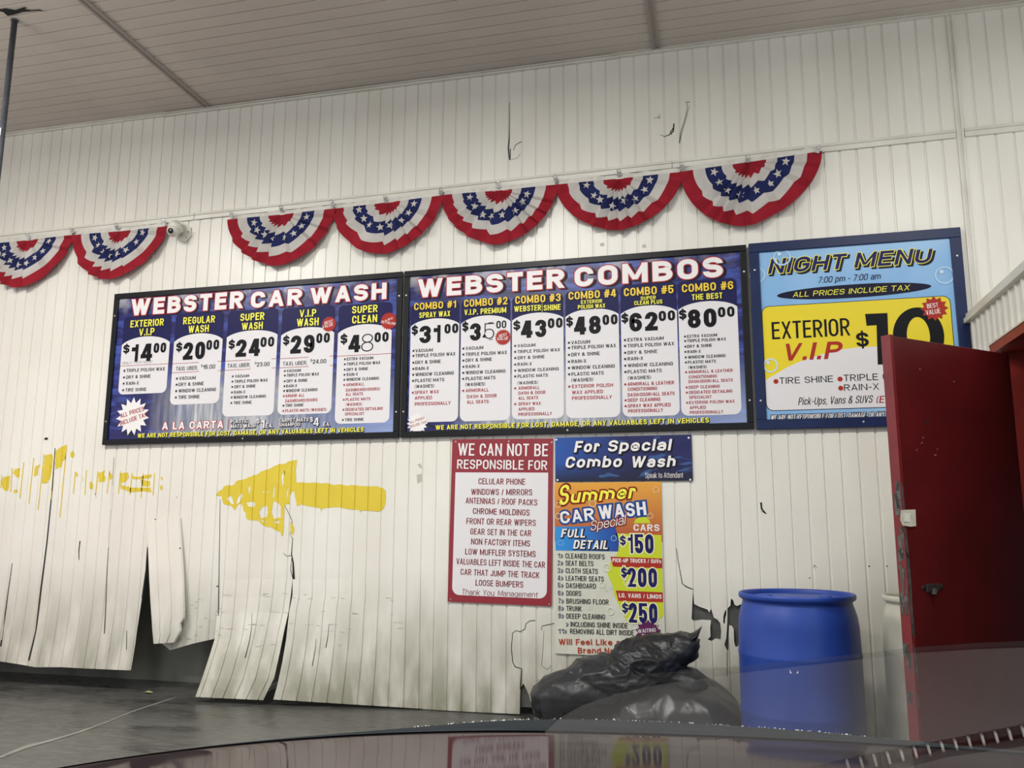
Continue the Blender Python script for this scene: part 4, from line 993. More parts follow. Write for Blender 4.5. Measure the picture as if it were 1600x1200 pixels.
service_list(c, [('EXTRA VACUUM', 980.7, 1037, 533.8, K, 976.6), ('TRIPLE POLISH WAX', 980.7, 1053.4, 543, K, 976.6), ('DRY & SHINE', 980.7, 1027, 553.7, K, 976.8), ('RAIN-X', 980.7, 1005, 563.4, K, 976.8), ('WINDOW CLEANING', 980.7, 1051.6, 573.8, K, 977),
                 ('PLASTIC MATS', 980.7, 1034, 583.7, K, 977.2), ('(WASHES)', 981, 1017, 593.4, K), ('ARMORALL & LEATHER', 980.7, 1053.4, 603, R, 977), ('CONDITIONING', 981, 1027, 611, R), ('DASH/DOOR/ALL SEATS', 981, 1054, 619.7, R),
                 ('DEEP CLEANING', 981, 1031.5, 628, R, 977.4), ('SPRAY WAX APPLIED', 981, 1048, 637, R, 977.6), ('PROFESSIONALLY', 981.5, 1036, 645, R)], 5.4)
c, a, b = card(b2, (1059, 484), (1152, 479), 470.6, (1065.6, 650), (1159, 647.2), 440)
header(c, [('COMBO #6', 1065.6, 1146, 456.9, 12.5, G), ('THE BEST', 1081, 1129, 469, 9, Y)])
m = MB(); price(m, ('$', 1061, 1072.8, 499, 14.5), [('80', 1075, 1120, 513, 29)], ('00', 1122, 1148, 496, 16)); m.build('price_lettering', c)
service_list(c, [('EXTRA VACUUM', 1073.7, 1120.6, 528, K, 1070.5), ('TRIPLE POLISH WAX', 1073.7, 1134.4, 535, K, 1070.7), ('DRY & SHINE', 1073.9, 1112.5, 543.7, K, 1071), ('RAIN-X', 1074.3, 1095, 552, K, 1071), ('WINDOW CLEANING', 1075, 1133.5, 560.6, K, 1071.5),
                 ('PLASTIC MATS', 1075, 1118.7, 568.5, K, 1071.8), ('(WASHES)', 1075.4, 1104.4, 576.6, K), ('ARMORALL & LEATHER', 1075.6, 1145, 583.7, R, 1072), ('CONDITIONING', 1076, 1120, 591.6, R), ('DASH/DOOR/ALL SEATS', 1076, 1145, 598.7, R),
                 ('DEEP CLEANING', 1076.3, 1124.7, 607.5, R, 1073), ('DEDICATED DETAILING', 1076.8, 1144.4, 615.6, R, 1073.2), ('SPECIALIST', 1077, 1112, 623.4, R), ('EXTERIOR POLISH WAX', 1077, 1148, 631.5, R, 1073.8), ('APPLIED', 1077.6, 1103, 639.4, R), ('PROFESSIONALLY', 1078, 1130, 647, R)], 4.8)
m = MB()
S.text(m, 'WE ARE NOT RESPONSIBLE FOR LOST, DAMAGE, OR ANY VALUABLES LEFT IN VEHICLES', 680.4, 1107.8, 671.6, 7.2, Y, bold=0.05, k=4, sp=1.14, outline=(I_dnavy, 0.003), oshift=(.003, -.003))
m.build('footer_lettering', b2)
burst(b2, 'starburst', 652, 661.5, 17.5, 16, .74, I_white, [('ALL PRICES', 640.6, 662.2, 663, 654.6, 3.8), ('INCLUDE TAX', 640.6, 668.6, 666, 660.7, 3.8)], 'small white star burst reading ALL PRICES INCLUDE TAX', txt=I_red, bold=.02)

# ---- third board, the night menu
b3 = board(0, 6.112, 7.352, 1.785, 2.99, 'light blue NIGHT MENU board in a navy frame, partly behind the red door', 0.062, M_navyframe, print_material('pale_blue_artwork', 'sky'))
I_ny = ink('card_yellow', '#e5d02a'); I_bub = ink('bubble', '#a9cdea'); I_bub2 = ink('bubble_light', '#c4dcef')
m = MB()
x0, x1 = S.P(1193, 560)[0], S.P(1484, 470)[0]; zt = S.P(1191, 480)[2]; zb_ = S.P(1199, 641.5)[2]
x0 = (S.P(1191, 485)[0]+S.P(1198, 640)[0])/2
S.rect(m, x0-.004, x1+.004, zb_-.004, zt+.004, I_dnavy, k=1, r=.045); S.rect(m, x0, x1, zb_, zt, I_ny, k=2, r=.042)
w_ = [(x0+.0, S.P(1198, 594)[2])]+[tuple(S.P(px, py)[[0, 2]]) for px, py in ((1206, 588), (1215, 583), (1230, 574), (1245, 567), (1265, 559.5), (1285, 553.5), (1310, 547), (1335, 543.3), (1365, 541.5), (1400, 541), (1440, 542), (1487, 545))]
y = YP-.0018; w_ = [(min(max(a_, x0), x1), b_) for a_, b_ in w_]
w_ += [(x1, zb_+.042)]+[(x1-.042+.042*math.cos(t), zb_+.042-.042*math.sin(t)) for t in (.5, 1.0, 1.57)]+[(x0+.042-.042*math.sin(t), zb_+.042-.042*math.cos(t)) for t in (0, .5, 1.0, 1.57)]
m.poly([(a_, y, b_) for a_, b_ in w_], I_card)
S.text(m, 'EXTERIOR', 1206.6, 1328.8, 530.3, 27, I_black, bold=0.02, k=4, sp=1.05)
S.text(m, 'V.I.P', 1222, 1320, 564, 26.5, I_bannerred, bold=0.05, shear=.25, k=4, sp=1.1)
S.text(m, '$', 1338.5, 1358, 542, 22, I_black, bold=0.05, k=4)
S.poly(m, [(1351.7, 490.5), (1386.6, 489), (1389.5, 569), (1371.5, 569.8), (1369.6, 508), (1354, 509)], I_black, 4)
pc = S.P(1435, 525, 4)
oo = [(pc[0]+.142*math.cos(t), pc[1], pc[2]+.178*math.sin(t)) for t in np.linspace(0, 2*math.pi, 41)[:-1]]; ii = [(pc[0]+.064*math.cos(t), pc[1], pc[2]+.118*math.sin(t)) for t in np.linspace(0, 2*math.pi, 41)[:-1]]
m.add(oo+ii, [(i, (i+1) % 40, 40+(i+1) % 40, 40+i) for i in range(40)], I_black)
for px, py in ((1212.4, 596), (1312.6, 592.3), (1313.7, 606.5)): S.disc(m, px, py, 3.8, I_bannerred, k=4)
S.text(m, 'TIRE SHINE', 1218, 1301.8, 600, 10, I_black, bold=0.02, k=4); S.text(m, 'TRIPLE C', 1318.4, 1389, 595.8, 10.3, I_black, bold=0.02, k=4); S.text(m, 'RAIN-X', 1319, 1373.8, 610.7, 10, I_black, bold=0.02, k=4)
S.text(m, 'Pick-Ups, Vans & SUVS', 1247, 1365.4, 633, 11.8, I_black, bold=0.015, shear=.22, k=4); S.text(m, '(Ex', 1369, 1392, 629.8, 11, I_red, bold=0.03, shear=.2, k=4)
pcard = m.build('price_card', b3)
m = MB()
for tx, xl, xr, yb in (('NIGHT', 1199.6, 1325.4, 428), ('MENU', 1334.4, 1460, 418.4)):
    S.text(m, tx, xl, xr, yb, 23, I_navy, bold=0.05, shear=.28, k=4, sp=1.1, outline=(Y, 0.0045), extra=[(I_shadow, (0.012, -0.012))], res=4)
S.text(m, '7:00 pm - 7:00 am', 1278, 1378, 442.3, 9.6, I_dnavy, bold=0.01, shear=.22, k=4)
m.build('title_lettering', b3)
m = MB(); c_ = S.P(1332, 454.8, 1); rx = (S.P(1453, 447, 1)[0]-S.P(1211.8, 462, 1)[0])/2
m.poly([(c_[0]+rx*math.cos(t), c_[1], c_[2]+.043*math.sin(t)) for t in np.linspace(0, 2*math.pi, 49)[:-1]], I_dnavy)
S.text(m, 'ALL PRICES INCLUDE TAX', 1238.5, 1423, 464.6, 8.2, Y, bold=0.02, shear=.22, k=4); m.build('tax_oval', b3)
burst(b3, 'badge', 1460, 482, 19.5, 12, .74, I_bannerred, [('BEST', 1449, 482, 1466.5, 479.5, 7), ('VALUE', 1447.5, 492.5, 1470, 489, 7.6)], 'dark red burst reading BEST VALUE', txt=I_white, bold=.02)
m = MB()
S.text(m, 'WE ARE NOT RESPONSIBLE FOR LOST, DAMAGE, OR ANY VA', 1204, 1394.7, 656.2, 7.6, I_white, bold=0.03, shear=.2, k=4, outline=(I_dnavy, 0.004)); m.build('footer_lettering', b3)
m = MB()
for px, py, r_ in ((1476, 430, 14), (1183.5, 430, 12), (1222, 402, 13), (1204, 571, 11)):
    m = MB(); S.disc(m, px, py, r_, I_bub2 if r_ < 12 else I_bub, k=5, ring=.8); S.disc(m, px-r_*.35, py-r_*.4, r_*.22, I_bub2, k=5); m.build('bubble', b3)

# ---- red notice
RA = math.radians(-0.9)
nx0, nz1 = 4.112, 1.772
def rot(x, z): return (nx0+(x*math.cos(RA)-z*math.sin(RA)), nz1+(x*math.sin(RA)+z*math.cos(RA)))
wd_, ht_ = 0.703, 1.078
t = thing('notice_sign', (4.45, -0.004, 0.69), 'red bordered white notice reading WE CAN NOT BE RESPONSIBLE FOR', 'sign')
S = Sign(-0.0115)
m = MB(); I_rb = mat('ink_sign_red', '#8d2631', 0.2, spec=0.5)
m.prism([(a_, -0.011, b_) for a_, b_ in (rot(0, 0), rot(wd_, 0), rot(wd_, -ht_), rot(0, -ht_))], (0, 0.009, 0), I_rb); m.build('sheet', t)
m = MB(); pts = []
x0_, x1_, za, zb2 = .03, wd_-.03, -.225, -ht_+.045; r_ = .05
pts += [(x0_, za), (x1_, za)]+[(x1_-r_+r_*math.cos(q), zb2+r_-r_*math.sin(q)) for q in np.linspace(0, math.pi/2, 8)]+[(x0_+r_-r_*math.sin(q), zb2+r_-r_*math.cos(q)) for q in np.linspace(0, math.pi/2, 8)]
m.poly([(rot(a_, b_)[0], S.y-.0006, rot(a_, b_)[1]) for a_, b_ in pts], I_card); m.build('white_panel', t)
m = MB()
S.text(m, 'WE CAN NOT BE', 715.4, 856, 711.6, 19, I_white, bold=.025, y2=713, k=3, sp=1.04); S.text(m, 'RESPONSIBLE FOR', 714, 855, 732.4, 14.4, I_white, bold=.025, y2=734.3, k=3, sp=1.04)
m.build('title_lettering', t)
m = MB()
for tx, xl, xr, yl, yr in (('CELULAR PHONE', 747.5, 820.5, 756.5, 757.5), ('WINDOWS / MIRRORS', 736, 831.4, 773, 774), ('ANTENNAS / ROOF PACKS', 727.5, 839.4, 786.6, 790), ('CHROME MOLDINGS', 738.8, 827.3, 803, 805.8), ('FRONT OR REAR WIPERS', 728.7, 837, 818.7, 821.8),
                           ('GEAR SET IN THE CAR', 734.7, 830, 834.9, 838), ('NON FACTORY ITEMS', 736, 827.8, 850.6, 854), ('LOW MUFFLER SYSTEMS', 726.7, 836.7, 866.3, 870.6), ('VALUABLES LEFT INSIDE THE CAR', 712.8, 851.5, 881.5, 887.5),
                           ('CAR THAT JUMP THE TRACK', 719.5, 843, 898, 903.7), ('LOOSE BUMPERS', 743, 817.4, 914.9, 918.2)):
    S.text(m, tx, xl, xr, yl, 9.4, I_maroon, bold=.022, y2=yr, k=3, sp=1.04)
S.text(m, 'Thank You: Management', 721.4, 841, 928.8, 8.6, I_maroon, bold=.002, y2=933.6, k=3, shear=.12)
m.build('notice_lettering', t)
for px, py in ((712, 690), (795, 689.5), (862, 691), (704, 936), (858, 944)): m = MB(); S.disc(m, px, py, 1.2, M_steel, k=3, n=10); m.build('screw', t)

# ---- blue banner
S = Sign(-0.0135)
t = thing('banner', (5.27, -0.004, 1.475), 'dark blue banner reading For Special Combo Wash, above the price poster', 'banner')
m = MB(); bx0, bx1, bz0, bz1 = 4.829, 5.712, 1.476, 1.766
nn = 40; vs = []
for j in range(7):
    for i in range(nn+1):
        u_ = i/nn; v_ = j/6; w2 = max(0, (u_-.72)/.28)
        vs.append((bx0+(bx1-bx0)*u_, -0.0125-0.0008*w2*math.sin(60*v_+9*u_), bz0+(bz1-bz0)*v_))
m.add(vs, [(j*(nn+1)+i, j*(nn+1)+i+1, (j+1)*(nn+1)+i+1, (j+1)*(nn+1)+i) for j in range(6) for i in range(nn)], print_material('banner_artwork', 'banner'))
o = m.build('sheet', t); md = o.modifiers.new('thickness', 'SOLIDIFY'); md.thickness = 0.008; md.offset = -1
m = MB()
for tx, xl, xr, yb in (('For', 896.7, 939, 706.9), ('Special', 949, 1051, 705.6), ('Combo', 882.5, 974, 731.2), ('Wash', 985, 1058, 730.6)):
    S.text(m, tx, xl, xr, yb, 17.6, I_white, bold=.055, shear=.2, k=4, sp=1.1, outline=(I_shadow, .006), oshift=(.005, -.005), res=3)
m.build('title_lettering', t)
m = MB(); S.text(m, 'Speak to Attendant', 1008.3, 1067.7, 747, 8.6, I_white, bold=.0, k=4); m.build('small_lettering', t)
for px, py in ((869.2, 687), (1076, 684), (871, 750), (1078.5, 749.5)): m = MB(); S.disc(m, px, py, 1.6, I_white, k=3, n=12); m.build('grommet', t)

# ---- summer poster
S = Sign(-0.0105)
t = thing('price_poster', (5.17, -0.004, 0.39), 'colourful Summer car wash special poster listing full detail prices', 'poster')
x0, x1, z0, z1 = 4.823, 5.514, 0.392, 1.470
m = MB(); m.box((x0, -0.010, z0), (x1, -0.002, z1), print_material('poster_paper', 'paper')); m.build('sheet', t)
def zz(py, px=900): return S.P(px, py)[2]
m = MB(); S.rect(m, x0, x1, zz(846), z1, print_material('poster_sunset', 'sunset'), k=1); m.build('sunset_band', t)
m = MB(); S.poly(m, [(867.5, 823), (961, 822), (964, 832), (967, 845), (966, 861.5), (868, 860)], print_material('poster_blue', 'bluewave'), 2); m.build('blue_band', t)
m = MB()
S.poly(m, [(962, 833.5), (1033.6, 836), (1036.3, 962), (1030, 967), (1022, 974), (981, 973), (975, 962), (970, 951), (965, 941), (960, 930), (957.5, 916), (953.5, 907), (949.7, 898), (951, 885), (955, 876), (963, 868), (966, 860), (968, 848)], I_lime, 2)
S.poly(m, [(990, 817.5), (993, 812), (999.6, 807.7), (1010, 807.7), (1014, 812), (1017, 817.5)], I_lime, 2)
m.build('lime_band', t)
m = MB()
S.poly(m, [(953.7, 869.8), (1034.6, 872.5), (1035, 888), (958, 885.4)], I_bannerred, 3); S.text(m, 'PICK-UP TRUCKS / SUVs', 957, 1033, 878.4, 6.3, I_white, bold=.04, y2=880.2, k=4, sp=1.06)
S.poly(m, [(962, 922.6), (1035.5, 925.5), (1036, 941), (966.4, 939.2)], I_bannerred, 3); S.text(m, 'LG. VANS / LIMOS', 967, 1033.7, 933.4, 6.8, I_white, bold=.04, y2=935.9, k=4, sp=1.06)
S.text(m, 'CARS', 990, 1030.5, 829.4, 10.4, I_white, bold=.05, k=4, y2=829.9, sp=1.08)
m.build('vehicle_heading', t)
m = MB()
for d_, dg_ in ((('$', 968.7, 978, 851.5, 14), ('150', 981.4, 1021.5, 864.5, 30)), (('$', 970.6, 979.5, 902, 15), ('200', 980.6, 1027, 917, 30)), (('$', 972, 981.4, 957.5, 15), ('250', 982.7, 1027.6, 972.8, 31))):
    for q in (d_, dg_): S.text(m, *q, I_navy, bold=.05, k=5, sp=1.1, outline=(ink('pale_outline', '#e9e8b8'), .007))
m.build('price_lettering', t)
m = MB()
def rise(tx, xl, yl, xr, yr, h, mt, **kw): S.text(m, tx, xl, xr, yl, h, mt, y2=yr, **kw)
rise('S', 873.5, 790.5, 897, 785, 30, Y, bold=.03, shear=.3, k=5, outline=(ink('dark_red', '#7a1f18'), .011), res=4)
rise('ummer', 890.5, 786.3, 997.5, 778, 20.5, Y, bold=.05, shear=.3, k=5, sp=1.0, outline=(ink('dark_red', '#7a1f18'), .009), res=3)
rise('CAR', 876.5, 818.5, 929.5, 812, 19, I_white, bold=.05, k=5, sp=1.06, outline=(ink('deep_blue', '#1f4a8c'), .011)); rise('WASH', 936.5, 811.5, 1010.5, 804.5, 21, I_white, bold=.05, k=5, sp=1.06, outline=(ink('deep_blue', '#1f4a8c'), .011))
rise('Special', 922.5, 829.5, 981.4, 818.5, 15, I_white, bold=.0, shear=.32, k=8, sp=.96, outline=(ink('dark_red', '#7a1f18'), .005))
S.text(m, 'FULL', 876.3, 916.5, 839.7, 13.6, I_white, bold=.045, shear=.2, k=5, outline=(I_shadow, .005), oshift=(.004, -.003)); S.text(m, 'DETAIL', 895.3, 951.8, 857.3, 13.6, I_white, bold=.045, shear=.2, k=5, outline=(I_shadow, .005), oshift=(.004, -.003), y2=858.2)
m.build('title_lettering', t)
m = MB()
for num, xn, tx, xl, xr, yb in (('1', 871, 'CLEANED ROOFS', 883.3, 944.7, 872.3), ('2', 871.2, 'SEAT BELTS', 883.6, 927, 883.6), ('3', 871.4, 'CLOTH SEATS', 883.8, 934, 895.4), ('4', 871.6, 'LEATHER SEATS', 884, 943.4, 907.2), ('5', 871.8, 'DASHBOARD', 884.4, 931, 918.6),
                                ('6', 872, 'DOORS', 884.6, 908, 930.6), ('7', 872.3, 'BRUSHING FLOOR', 884.8, 951, 943), ('8', 872.3, 'TRUNK', 885, 909, 954.4), ('9', 872.5, 'DEEEP CLEANING', 885, 945.5, 966.3), ('', 883, 'INCLUDING SHINE INSIDE', 891.3, 981, 979.2), ('11', 872, 'REMOVING ALL DIRT INSIDE', 890.8, 990.4, 990.2)):
    dy = (xr-xl)*.028
    S.text(m, tx, xl, xr, yb, 7.9, I_black, bold=.022, k=3, y2=yb+dy, sp=1.03)
    w_n = 3.6 if len(num) < 2 else 8.5
    if num: S.text(m, num, xn, xn+w_n, yb-.3, 7.8, I_navy, bold=.02, k=3)
    S.text(m, '\u00bb', xn+w_n+.8 if num else xn+1, xn+w_n+5.4 if num else xn+5.5, yb-.3, 8, I_navy, bold=.01, k=3)
m.build('service_lettering', t)
m = MB(); I_or = ink('orange_red', '#ab3a22')
S.text(m, 'Will Feel Like a', 873, 969.5, 1007.4, 9.2, I_or, bold=.045, k=3, sp=1.06, y2=1008.6); S.text(m, 'Brand New C', 903, 984, 1020.8, 9.2, I_or, bold=.045, k=3, sp=1.06, y2=1022); m.build('slogan_lettering', t)
burst(t, 'badge', 1013, 989, 21, 14, .78, ink('purple', '#5f2b55'), [('WAITING', 997, 989.5, 1025, 987, 6), ('TIME', 1003, 997, 1021, 996, 6)], 'purple burst reading WAITING TIME', txt=I_white, bold=.02)
m = MB()
I_b3 = ink('bubble_pale', '#d8dcc8'); I_b4 = ink('bubble_warm', '#e6c896'); I_b5 = ink('bubble_blue', '#7db6e6')
for px, py, r_, q in ((871.5, 789, 4.5, I_b4), (872, 806.5, 5, I_b4), (926, 787, 5.5, I_b4), (1025, 765.5, 5, I_b4), (1016, 806, 4.6, I_b4), (876, 848.5, 4.6, I_b5), (959, 841, 4.6, I_b5), (948.5, 887, 6.5, I_b3), (941, 914, 4.4, I_b3), (946, 921, 2.6, I_b3), (954, 918, 2.4, I_b3),
                   (954, 955, 6, I_b3), (922, 949, 3.6, I_b3), (979, 910, 5, I_b3), (990, 979, 5, I_b3), (1030, 978, 4, I_b3)):
    m = MB(); S.disc(m, px, py, r_, q, k=6, ring=.78, n=20); m.build('bubble', t)

# ------------------------------------------------------------------ bunting
M_bred = mat('bunting_red_cloth', '#94202d', 0.85, spec=0.15, two='#831b27', scale=10)
M_bwhite = mat('bunting_white_cloth', '#c3bfb9', 0.85, spec=0.15, two='#b3b0aa', scale=9)
M_bblue = mat('bunting_blue_cloth', '#232a58', 0.85, spec=0.15, two='#1d2249', scale=10)
M_btape = mat('bunting_header_tape', '#d6d3ca', 0.6, two='#c4c1b8', scale=20)
BY = -0.034
def bunting(pl_, pr_, pb_, seed, label):
    rnd = random.Random(seed)
    a0, a1, bt = W(pl_[0]+.8, pl_[1], BY), W(pr_[0]-.8, pr_[1], BY), W(*pb_, BY)
    t = thing('bunting_fan', ((a0[0]+a1[0])/2, BY, (a0[2]+a1[2])/2), label, 'bunting', 'patriotic fan buntings along the trim')
    cx = (a0[0]+a1[0])/2; ax = (a1[0]-a0[0])/2; skew = (bt[0]-cx)
    zt = lambda x: a0[2]+(a1[2]-a0[2])*(x-a0[0])/(a1[0]-a0[0])
    dep = zt(bt[0])-bt[2]
    npl = rnd.choice((8, 9, 10)); ph = rnd.uniform(0, 1); w1 = rnd.uniform(.16, .30); w2 = rnd.uniform(0, 6.28)
    def saw(th):
        q = (th/math.pi*npl+ph+w1*math.sin(3*th+w2)*2) % 1.0
        return q/0.72 if q < 0.72 else (1-q)/0.28
    def pos(s, th):
        sn = math.sin(th)
        k = 1-0.05*abs(math.sin(2*th))                                  # a little pointed
        x = cx+ax*s*math.cos(th)*(k+.05*abs(math.cos(th)))+skew*s*sn*sn
        z = zt(x)-dep*s*max(sn, 0)**0.95*k
        amp = 0.042*min(1, s*1.5)*(0.35+0.65*sn)
        y = BY+0.008-amp*saw(th)-0.010*s*sn
        return x, y, z-0.020*s*(saw(th)-.5)*sn
    base = [0.0, 0.12, 0.235, 0.31, 0.39, 0.505, 0.625, 0.71, 0.80, 0.90, 1.0]
    band = [M_bred, M_bred, M_bwhite, M_bwhite, M_bblue, M_bblue, M_bwhite, M_bwhite, M_bred, M_bred]
    N = 168; m = MB(); vs = []
    jt = [rnd.uniform(-.012, .012) for _ in range(N+1)]
    for i in range(N+1):
        th = math.pi*i/N
        for s in base:
            j = 0.075*(saw(th)-.5)*math.sin(th) if 0.2 < s < 0.95 else 0
            vs.append(pos(max(0.0, s+j), th))
    nb = len(base)
    for k in range(nb-1):
        b = [(i*nb+k, (i+1)*nb+k, (i+1)*nb+k+1, i*nb+k+1) for i in range(N)]
        kk = m.mi(band[k])
        if k == 0: m.v += [tuple(v) for v in vs]
        for f in b: m.f.append(f); m.m.append(kk)
    # printed stars, on the blue band
    ns = 8
    for q in range(ns):
        th = math.pi*(q+.5)/ns+rnd.uniform(-.06, .06)
        s = .51; c = pos(s+.075*(saw(th)-.5)*math.sin(th), th); R = .031; ro = rnd.uniform(-.4, .4); pts = [c]
        for i in range(10):
            an = ro+math.pi/2+i*math.pi/5; r_ = R*(1 if i % 2 == 0 else .42)
            pts.append((c[0]+r_*math.cos(an)*rnd.uniform(.85, 1), 0, c[2]+r_*math.sin(an)))
        out = []
        for x, y, z in pts:
            X = (x-cx)/ax; Z = (zt(x)-z)/dep; th2 = math.atan2(max(Z, 0.001), X); s2 = min(1, math.hypot(X, Z)); out.append((x, pos(s2, th2)[1]-.0055, z))
        m.add(out, [(0, 1+i, 1+(i+1) % 10) for i in range(10)], M_bwhite)
    m.build('pleated_cloth', t, smooth=False)
    m = MB(); n = 24; vs = []
    for i in range(n+1):
        x = a0[0]+(a1[0]-a0[0])*i/n; y = BY+.010-.004*rnd.random()
        vs += [(x, y, zt(x)-.004), (x, y+.004, zt(x)+.034+.004*rnd.uniform(-1, 1))]
    m.add(vs, [(2*i, 2*i+2, 2*i+3, 2*i+1) for i in range(n)], M_btape); m.build('header_tape', t)
    return t
BUN = [((-26, 382), (112, 367.5), (33, 450.5), 1, 'first fan bunting, cut by the edge beside the grey post'),
       ((116, 367.5), (259, 354), (173, 438), 2, 'fan bunting ending beside the white security camera'),
       ((359, 343), (521, 326), (437, 416.5), 3, 'fan bunting above the word CAR of the first menu board'),
       ((523, 325.5), (689, 305.5), (601, 398.5), 4, 'fan bunting above the joint of the two black menu boards'),
       ((692.5, 305), (868, 288.5), (780, 383.5), 5, 'fan bunting above the word WEBSTER of the combos board'),
       ((871.5, 288), (1063, 268.5), (968, 361.5), 6, 'fan bunting above the word COMBOS, blue band drooping wide'),
       ((1065.5, 268), (1280, 236), (1166, 355), 7, 'last fan bunting, nearest the night menu board and the red door')]
for b_ in BUN: bunting(*b_)

# spring clips holding the buntings to the trim
CL = [(44, 370, 'top centre of the bunting beside the grey post'), (113.5, 361, 'corner where the first two buntings meet'), (183, 355, 'top centre of the bunting beside the security camera'),
      (257, 349, 'trim right next to the security camera'), (362, 337, 'free corner of the bunting above the word CAR'), (440, 327, 'top centre of the bunting above the word CAR'),
      (520, 318.5, 'corner above the word WASH of the first board'), (603, 311, 'top centre of the bunting over the two boards joint'), (689, 300, 'corner above the first letters of WEBSTER COMBOS'),
      (778, 289.5, 'top centre of the bunting above WEBSTER'), (868.5, 280, 'corner above the gap between WEBSTER and COMBOS'), (967, 271, 'top centre of the bunting above COMBOS'),
      (1066, 261, 'corner above the last letters of COMBOS'), (1168, 250, 'top centre of the bunting nearest the night menu'), (1277, 235, 'free corner of the bunting nearest the night menu')]
proto = None
for i, (px, py, tx) in enumerate(CL):
    p = W(px, py, -0.045)
    if proto is None:
        r_ = thing('spring_clip', p, 'small metal spring clip at the '+tx, 'clip', 'clips holding up the buntings')
        m = MB(); q = Vector(p)
        m.prism([q+Vector(v) for v in ((-.014, -.002, -.018), (.014, -.002, -.018), (.012, -.012, .004), (-.012, -.012, .004))], (0, .012, .003), M_chrome)
        m.tube([q+Vector((-.014, -.008, .004)), q+Vector((.014, -.008, .004))], .005, M_chrome, 8)
        jaw = m.build('jaw', r_)
        m = MB(); m.tube([q+Vector(v) for v in ((-.010, -.01, .004), (-.012, -.022, .018), (0, -.026, .026), (.012, -.022, .018), (.010, -.01, .004))], .0022, M_chrome, 6)
        m.tube([q+Vector(v) for v in ((-.010, -.002, .004), (-.011, .004, .02), (0, .005, .028), (.011, .004, .02), (.010, -.002, .004))], .0022, M_chrome, 6)
        hd = m.build('handle', r_); proto = r_
    else:
        r_ = proto.copy(); COL.objects.link(r_); r_.location = [float(v) for v in p]
        r_['label'] = 'small metal spring clip at the '+tx
        for ch in (jaw, hd):
            c_ = ch.copy(); COL.objects.link(c_); c_.parent = r_
        r_.rotation_euler = (0, (i % 5-2)*.12, (i % 3-1)*.25)

# ------------------------------------------------------------------ security camera
M_camw = mat('camera_white_shell', '#d9d6cb', 0.4, two='#cfccc1', scale=8)
M_lens = mat('camera_black_glass', '#151517', 0.1, spec=0.8)
c0 = W(283, 362, 0)
t = thing('security_camera', c0, 'white dome security camera on the wall trim between two buntings', 'security camera')
def cpx(x, y, d): return W(230+x/7.273, 330+y/7.273, d)
m = MB(); pts = [cpx(x, y, -.016) for x, y in ((230, 112), (380, 116), (492, 182), (492, 280), (432, 350), (352, 330), (270, 240))]
m.prism(pts, (0, .0155, 0), M_camw); m.build('mounting_plate', t, bevel=.003)
m = MB(); m.tube([cpx(340, 200, -.014), cpx(330, 190, -.05), cpx(310, 165, -.085)], [.052, .05, .05], M_camw, 24); m.build('bracket', t, smooth=True)
bc = np.array(cpx(300, 222, -.10)); ax_ = Vector((-.25, -.35, -.9)).normalized()
Rz = Vector((0, 0, 1)).rotation_difference(ax_).to_matrix()
m = MB(); m.lathe([(0, -.052), (.055, -.05), (.060, -.044), (.060, -.030), (.056, -.024), (.056, -.012), (.050, -.006)], M_camw, 36, c=bc, M=Rz); m.build('collar', t, smooth=True)
m = MB(); m.lathe([(.049*math.sin(a), -.049*math.cos(a)) for a in np.linspace(.5, math.pi, 18)], M_camw, 32, c=bc, M=Rz); m.build('dome', t, smooth=True)
ld = Vector((.15, -.82, -.32)).normalized(); Rl = Vector((0, 0, 1)).rotation_difference(ld).to_matrix()
m = MB(); m.lathe([(.026, .040), (.027, .047), (.024, .050), (.022, .0485)], M_camw, 24, c=bc, M=Rl)
m.lathe([(.0, .0475), (.023, .0475)], M_lens, 24, c=bc, M=Rl); m.lathe([(.0, .0500), (.010, .0495), (.012, .0478)], mat('lens_front', '#2b2b30', .05, spec=1.0), 20, c=bc, M=Rl)
m.build('lens', t, smooth=True)
for x, y in ((466, 235), (444, 298), (348, 305), (320, 150)):
    p = cpx(x, y, -.0165); m = MB(); m.lathe([(.0, .001), (.004, .001), (.004, 0)], M_crack, 10, c=p, M=Matrix.Rotation(math.pi/2, 3, 'X')); m.build('screw', t)

# ------------------------------------------------------------------ grey post by the hole in the ceiling
p = ceil_pt(23, 31)
t = thing('steel_post', (p[0], p[1], 0), 'slim dark grey post rising to the torn hole in the ceiling', 'post')
m = MB(); m.tube([(p[0], p[1], 0.0), (p[0], p[1], p[2]-.004)], .0185, M_post, 14); m.build('pole', t, smooth=True)
m = MB(); m.lathe([(0, 0), (.024, 0), (.024, -.008), (.0186, -.010)], M_post, 16, c=(p[0], p[1], p[2]-.003)); m.build('top_flange', t)
m = MB(); m.box((p[0]-.009, p[1]-.0205, 3.67), (p[0]+.009, p[1]-.0175, 3.72), M_steel); m.build('sticker', t)

